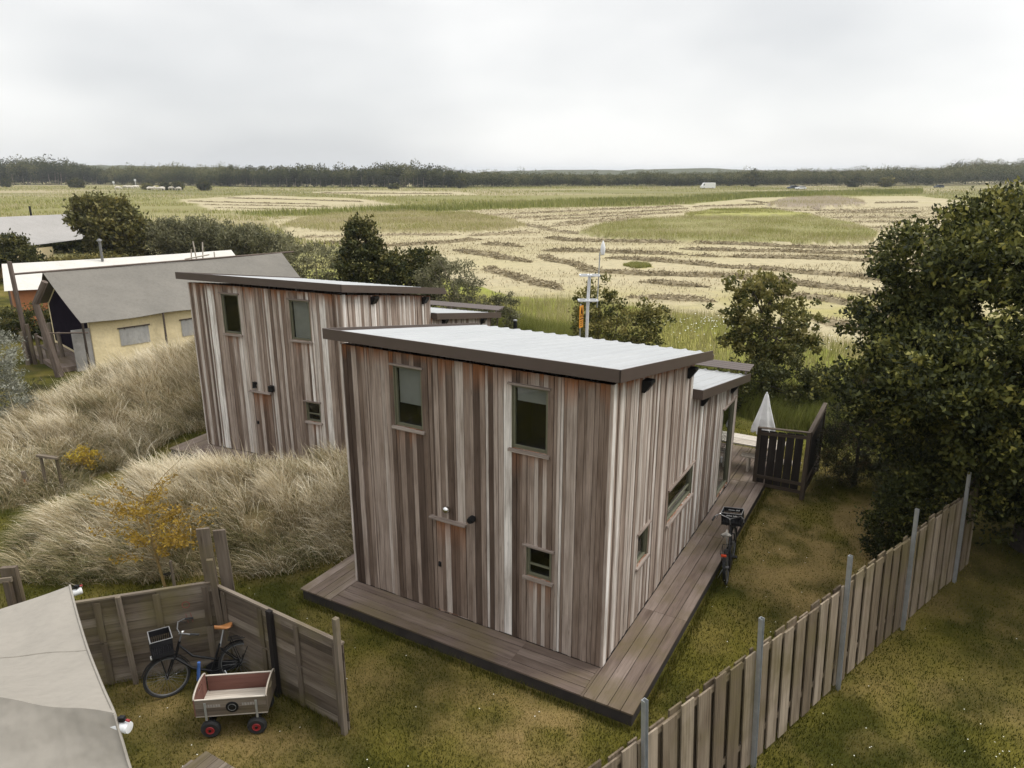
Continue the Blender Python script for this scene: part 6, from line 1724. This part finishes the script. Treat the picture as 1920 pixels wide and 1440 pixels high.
# ------------------------------------------------------------------ far woods, bushes, vehicles, cattle
M['leaf_far'] = leafmat('far_wood_leaf', [(0, (.018, .024, .011)), (.4, (.046, .054, .021)), (.7, (.11, .112, .044)), (1, (.20, .185, .08))], .7, .2, .1)
M['far_trunk'] = plain('pale_far_trunk', (.24, .20, .15), .9, .4, 2, bmp=0)
def wood_band(name, px0, px1, base_y, prof, step, rows, leaf, per, label, trunks=.4, tint=.45, depth=7, width=1.0, slim=False):
    """a far belt of woodland whose ground line and height profile were read off the photo"""
    Vs, Ts, Cs = [], [], []
    mb = MB(); g = random.Random(int(px0 * 7 + px1)); gn = np.random.default_rng(int(px0 + 3 * px1))
    for r in range(rows):
        px = px0
        while px < px1:
            by = np.interp(px, *base_y); b = G(px, by); Y = b[1] + r * depth
            ty = np.interp(px, *prof); top = AY(px, ty, Y)[2]
            fade = .84 if r == 0 else (.95 if r < rows - 1 else 1.05)
            h = max(1.5, top * fade * g.uniform(.80, 1.06)); x = b[0] * Y / b[1] + g.uniform(-1, 1); y = Y + g.uniform(-2, 2)
            w = max(1.6, h * g.uniform(.26, .42)) * width
            zc = h * (.60 if slim else .52); rz = h - zc
            n = int(2.9 * per * g.uniform(.7, 1.2))
            d = gn.normal(0, 1, (n, 3)); d /= np.linalg.norm(d, axis=1)[:, None]
            sub = gn.integers(0, 5, n); so = gn.normal(0, .24, (5, 3))
            p = np.array([x, y, zc]) + (d * (.45 + .55 * gn.random((n, 1)) ** .5) * .72 + so[sub]) * np.array([w, w, rz])
            p[:, 2] = np.clip(p[:, 2], .2, None)
            ax = gn.normal(0, 1, (n, 3)); ax /= np.linalg.norm(ax, axis=1)[:, None]; nr_ = np.cross(ax, gn.normal(0, 1, (n, 3))); nr_ /= np.linalg.norm(nr_, axis=1)[:, None]
            l = (leaf * (.6 + .8 * gn.random(n)) * (.42 + .025 * h))[:, None]
            Vs.append(np.stack([p - ax * l * .5, p + nr_ * l * .35, p + ax * l * .5, p - nr_ * l * .35], 1).reshape(-1, 3))
            t = tint + .22 * d[:, 2] * (so[sub][:, 2] > -.25) + g.gauss(0, .15) + .05 * so[sub][:, 2] + gn.normal(0, .1, n); Ts.append(np.repeat(t, 4))  # leaf tint rises towards crown tops, light from above put into colour
            if r <= 1 and g.random() < trunks: 
                lean_ = g.uniform(-.12, .12) * h; mb.path([(x, y - w * .7, 0), (x + lean_, y - w * .7, h * g.uniform(.45, .65))], [.035 * h * .5, .02 * h * .4], 5)
            px += step * g.uniform(.6, 1.4) * max(.6, min(1.6, h / 11))
    V = np.concatenate(Vs); T = np.clip(np.concatenate(Ts), 0, 1)
    o = np_mesh(name, V, np.arange(len(V)).reshape(-1, 4), M['leaf_far'], tint=T)
    tag(o, label, 'woodland', kind='stuff')
    if mb.v:
        k = mb.build('trunks', M['far_trunk'], o)
    return o
BY = ([-200, 0, 200, 430, 860, 1000, 1300, 1720, 2000, 2200], [347, 347, 346, 350, 352, 350, 349, 348, 346, 346])
PT = ([-200, 0, 35, 70, 90, 115, 150, 175, 195, 230, 290, 345, 380, 430, 480, 560, 640, 700, 740, 790, 830, 865, 950, 1060, 1150, 1190, 1210, 1250, 1300],
      [298, 300, 297, 295, 292, 296, 302, 309, 314, 310, 309, 305, 309, 309, 312, 308, 312, 308, 304, 307, 313, 318, 321, 323, 325, 323, 318, 323, 326])
wood_band('woods', -140, 196, BY, PT, 5.2, 3, 1.15, 170, 'tall dark belt of wind-bent trees on the left skyline', .5, .34, 8)
wood_band('woods', 186, 440, BY, PT, 5.5, 5, 1.0, 120, 'rounded olive woodland between the two tall dark belts', .05, .55, 12, 1.3)
wood_band('woods', 425, 870, BY, PT, 5.2, 3, 1.1, 150, 'dark belt of tall trees beyond the middle of the field', .35, .36, 8)
wood_band('woods', 860, 1300, BY, PT, 5.5, 4, .95, 90, 'low scrubby woodland in the middle of the skyline', .03, .50, 12, 1.4)
PR = ([1240, 1290, 1340, 1385, 1400, 1430, 1470, 1530, 1570, 1640, 1700, 1760, 1790, 1830, 1870, 1885, 1930, 2200], [326, 323, 322, 319, 317, 319, 318, 316, 315, 312, 312, 312, 303, 298, 298, 304, 295, 293])
wood_band('woods', 1240, 2100, BY, PR, 6.0, 7, .95, 95, 'rolling dune scrub of olive and dark bushes along the right skyline', .0, .52, 13, 1.5)
wood_band('woods', 1730, 2150, ([1700, 2200], [340, 338]), ([1700, 1760, 1790, 1860, 1880, 1920, 2200], [318, 312, 302, 297, 302, 294, 292]), 6, 3, 1.2, 110, 'dark wooded rise at the right end of the skyline', .0, .3, 12, 1.3)
# distant hills
def hill(px0, px1, Y, zs, label):
    n = 60; xs = np.linspace(px0, px1, n); V = []
    for i, px in enumerate(xs):
        x = ray(px, 322)[0] * Y / ray(px, 322)[1]; z = np.interp(px, *zs) * (1 + .15 * (vnoise(np.array([px]), np.array([0.]), 17, 2)[0] - .5))
        for k, (dy, f) in enumerate(((-60, 0), (-30, .8), (0, 1), (60, .85), (160, 0))): V.append((x, Y + dy, z * f - 1.2 * (f == 0)))
    F = [(i * 5 + k, (i + 1) * 5 + k, (i + 1) * 5 + k + 1, i * 5 + k + 1) for i in range(n - 1) for k in range(4)]
    c = np.tile([.07, .075, .035, 1], (len(V), 1)); o = np_mesh('hills', V, F, M['ground'], cover=c, smooth=False); tag(o, label, 'hills', kind='structure')
hill(900, 1500, 1500, ([900, 1000, 1050, 1150, 1200, 1290, 1320, 1400, 1500], [8, 11, 12, 11, 12.5, 14, 15, 12, 10]), 'low wooded hills fading on the horizon')
hill(-100, 420, 1200, ([-100, 200, 420], [16, 18, 15]), 'faint wooded rise behind the left woods')
# single bushes standing out in the field
FB = [(145, 353, 334, 26, 'dark round bush standing alone before the tall left belt of trees'), (384, 358, 338, 22, 'dark round bush at the foot of the middle belt, right of the cattle'),
      (311, 357, 341, 11, 'small upright bush among the white cattle'), (334, 357, 341, 15, 'rounded bush just right of the small upright one'), (277, 356, 345, 15, 'low pale bush left of the white cattle group'),
      (12, 351, 336, 14, 'small bush near the left edge below the tall belt'), (738, 354, 347, 14, 'low bush in the field below the middle belt'), (865, 353, 329, 18, 'dark bush at the right end of the middle belt'),
      (1410, 350, 318, 30, 'dark round tree clump behind the white van'), (1600, 351, 324, 34, 'dark bush on the dune slope left of the big tree'), (1662, 351, 331, 26, 'olive bush beside the dark one on the right slope')]
for i, (px, by, ty, wpx, lab) in enumerate(FB):
    b = G(px, by); h = AY(px, ty, b[1])[2]; w = wpx / 2 / FPX * (b[1] * _fw[1] + 8 * .28)
    tree('field_bush', b, [(0, 0, h * .5, w * .8, w * .7, h * .48), (-w * .3, 0, h * .4, w * .6, w * .6, h * .4), (w * .35, 0, h * .42, w * .55, w * .5, h * .38)], 60, 22, .9, 1.2, 90 + i, M['leaf_dark' if i not in (4, 10) else 'leaf_mid'], lab, 'bush', trunk=(.3, .15), limbs=4, part=('stems', 'foliage'), tint0=.5)
# white van and parked cars at the far side
def vehicle(name, px, py, rz, L, W, H, prof, mat, label, cat, wins):
    b = G(px, py); root = empty(name, (b[0], b[1], 0), rz, label, cat)
    m2 = MB(); m2.prism(prof, (-L / 2, -W / 2, 0), (L, 0, 0), (0, 0, H), (0, W, 0)); m2.build('body', mat, root, bevel=.08)
    for (x0, x1, z0, z1) in wins:
        m2 = MB()
        m2.prism([(x0 + (.04 if x0 < .3 else 0), z1), (x1, z1), (x1, z0), (x0, z0)], (-L / 2, -W / 2 - .01, 0), (L, 0, 0), (0, 0, H), (0, W + .02, 0)); m2.build('window', M['black'], root)
    for x in (.18, .80):
        for s_ in (-1, 1):
            t = MB(); t.lathe([(.2, -.1), (.33, -.1), (.33, .1), (.2, .1)], (-L / 2 + L * x, s_ * (W / 2 - .08), .33), 18, axis='Y'); wh = t.build('wheel', M['rubber'], root)
            t = MB(); t.lathe([(.19, s_ * .101 - .005), (.19, s_ * .101 + .005)], (-L / 2 + L * x, s_ * (W / 2 - .08), .33), 14, axis='Y'); t.build('rim', M['steel'], wh)
    return root
VAN = [(0, .12), (0, .45), (.05, .5), (.16, .96), (.22, 1), (.98, 1), (1, .96), (1, .12)]
CAR = [(0, .2), (0, .5), (.04, .56), (.26, .62), (.40, .98), (.50, 1), (.80, .97), (.96, .62), (1, .55), (1, .2)]
vehicle('van', 1327, 354, R(8), 7.0, 2.2, 2.9, VAN, M['white'], 'white panel van parked at the far edge of the field', 'van', [(.10, .2, .58, .85)])
M['dark_car'] = plain('dark_blue_car_paint', (.05, .065, .09), .3, .1, 3, bmp=0)
vehicle('car', 1486, 354.5, R(12), 5.2, 1.9, 1.7, CAR, M['dark_car'], 'dark car parked half behind the silver one beyond the field', 'car', [(.30, .86, .64, .9)])
vehicle('car', 1501, 355.5, R(12), 5.0, 1.9, 1.65, CAR, M['alu'], 'silver white car parked in front of the dark one beyond the field', 'car', [(.30, .86, .64, .9)])
vehicle('car', 1760, 352.5, R(10), 5.0, 1.9, 1.65, CAR, M['dark_car'], 'dark blue car half hidden behind the top of the big tree', 'car', [(.30, .86, .64, .9)])
# cattle: one continuous skin each
M['cow'] = plain('cream_hide', (.62, .57, .49), .8, .12, 2, bmp=0)
def cow_mesh():
    me = bpy.data.meshes.new('cow'); 
    V = [(0, 0, 1.05), (-.7, 0, 1.12), (.62, 0, 1.10), (1.05, 0, 1.15), (1.35, 0, .75), (1.55, 0, .42), (1.68, 0, .25),
         (-.75, .24, .85), (-.82, .24, .48), (-.74, .24, .03), (-.75, -.24, .85), (-.82, -.24, .48), (-.74, -.24, .03),
         (.66, .22, .8), (.66, .22, .42), (.68, .22, .03), (.66, -.22, .8), (.66, -.22, .42), (.68, -.22, .03), (-1.05, 0, 1.1), (-1.12, 0, .6), (1.5, .2, .6), (1.5, -.2, .6)]
    E_ = [(0, 1), (0, 2), (2, 3), (3, 4), (4, 5), (5, 6), (1, 7), (7, 8), (8, 9), (1, 10), (10, 11), (11, 12), (2, 13), (13, 14), (14, 15), (2, 16), (16, 17), (17, 18), (1, 19), (19, 20), (4, 21), (4, 22)]
    rad = [.46, .42, .42, .30, .2, .17, .11, .2, .1, .07, .2, .1, .07, .17, .09, .07, .17, .09, .07, .08, .03, .05, .05]
    me.from_pydata(V, E_, []); me.update()
    o = bpy.data.objects.new('cow', me); COL.objects.link(o)
    sk_ = o.modifiers.new('skin', 'SKIN'); o.modifiers.new('sub', 'SUBSURF').levels = 1
    for i, r_ in enumerate(rad): me.skin_vertices[0].data[i].radius = (r_ * .85, r_)
    me.skin_vertices[0].data[0].use_root = True
    dg = bpy.context.evaluated_depsgraph_get(); m3 = bpy.data.meshes.new_from_object(o.evaluated_get(dg))
    bpy.data.objects.remove(o); m3.materials.clear(); m3.materials.append(M['cow'])
    return m3
cmz = cow_mesh()
for i, (px, py, a) in enumerate([(221, 356.5, 10), (236, 354.5, 170), (243, 355, 20), (251, 354.6, 0), (257, 354, 200), (281, 357.5, 30), (290, 357, 160), (300, 358, 10), (305, 357.3, 185), (321, 357.2, 0), (326, 356.6, 20), (336, 358, 170)]):
    b = G(px, py); o = bpy.data.objects.new('cow', cmz); COL.objects.link(o); o.location = (b[0], b[1], 0); o.rotation_euler = (0, 0, R(a)); o.scale = (1.15,) * 3
    tag(o, 'cream white cow grazing far off below the left woods', 'cow', 'white cattle grazing across the far meadow')
for (px, py, ty, lab) in ((214, 349, 340, 'small white roadside post below the left end of the middle woods'), (255, 350, 336, 'tall white roadside sign beyond the white cattle')):
    b = G(px, py); h = AY(px, ty, b[1])[2]; ro = empty('road_sign', (b[0], b[1], 0), 0, lab, 'sign')
    m2 = MB(); m2.tube((0, 0, 0), (0, 0, h), .12); m2.build('post', M['alu'], ro)
    m2 = MB(); m2.box((0, -.15, h - .5), (1.2, .06, 1.2)); m2.build('panel', M['white'], ro)

# ------------------------------------------------------------------ air
USE_HAZE = True
if USE_HAZE:
    m = bpy.data.materials.new('haze'); m.use_nodes = True; nt = m.node_tree; nt.nodes.clear()
    o_ = nt.nodes.new('ShaderNodeOutputMaterial'); pv = nt.nodes.new('ShaderNodeVolumePrincipled')
    pv.inputs['Color'].default_value = (.90, .94, 1.0, 1); pv.inputs['Density'].default_value = .00018; pv.inputs['Anisotropy'].default_value = .0
    nt.links.new(pv.outputs['Volume'], o_.inputs['Volume'])
    mb = MB(); mb.box((0, 1500, 17), (9000, 9000, 40)); hz = mb.build('haze', m); tag(hz, 'thin pale haze over the far woods and fields', 'haze', kind='stuff')
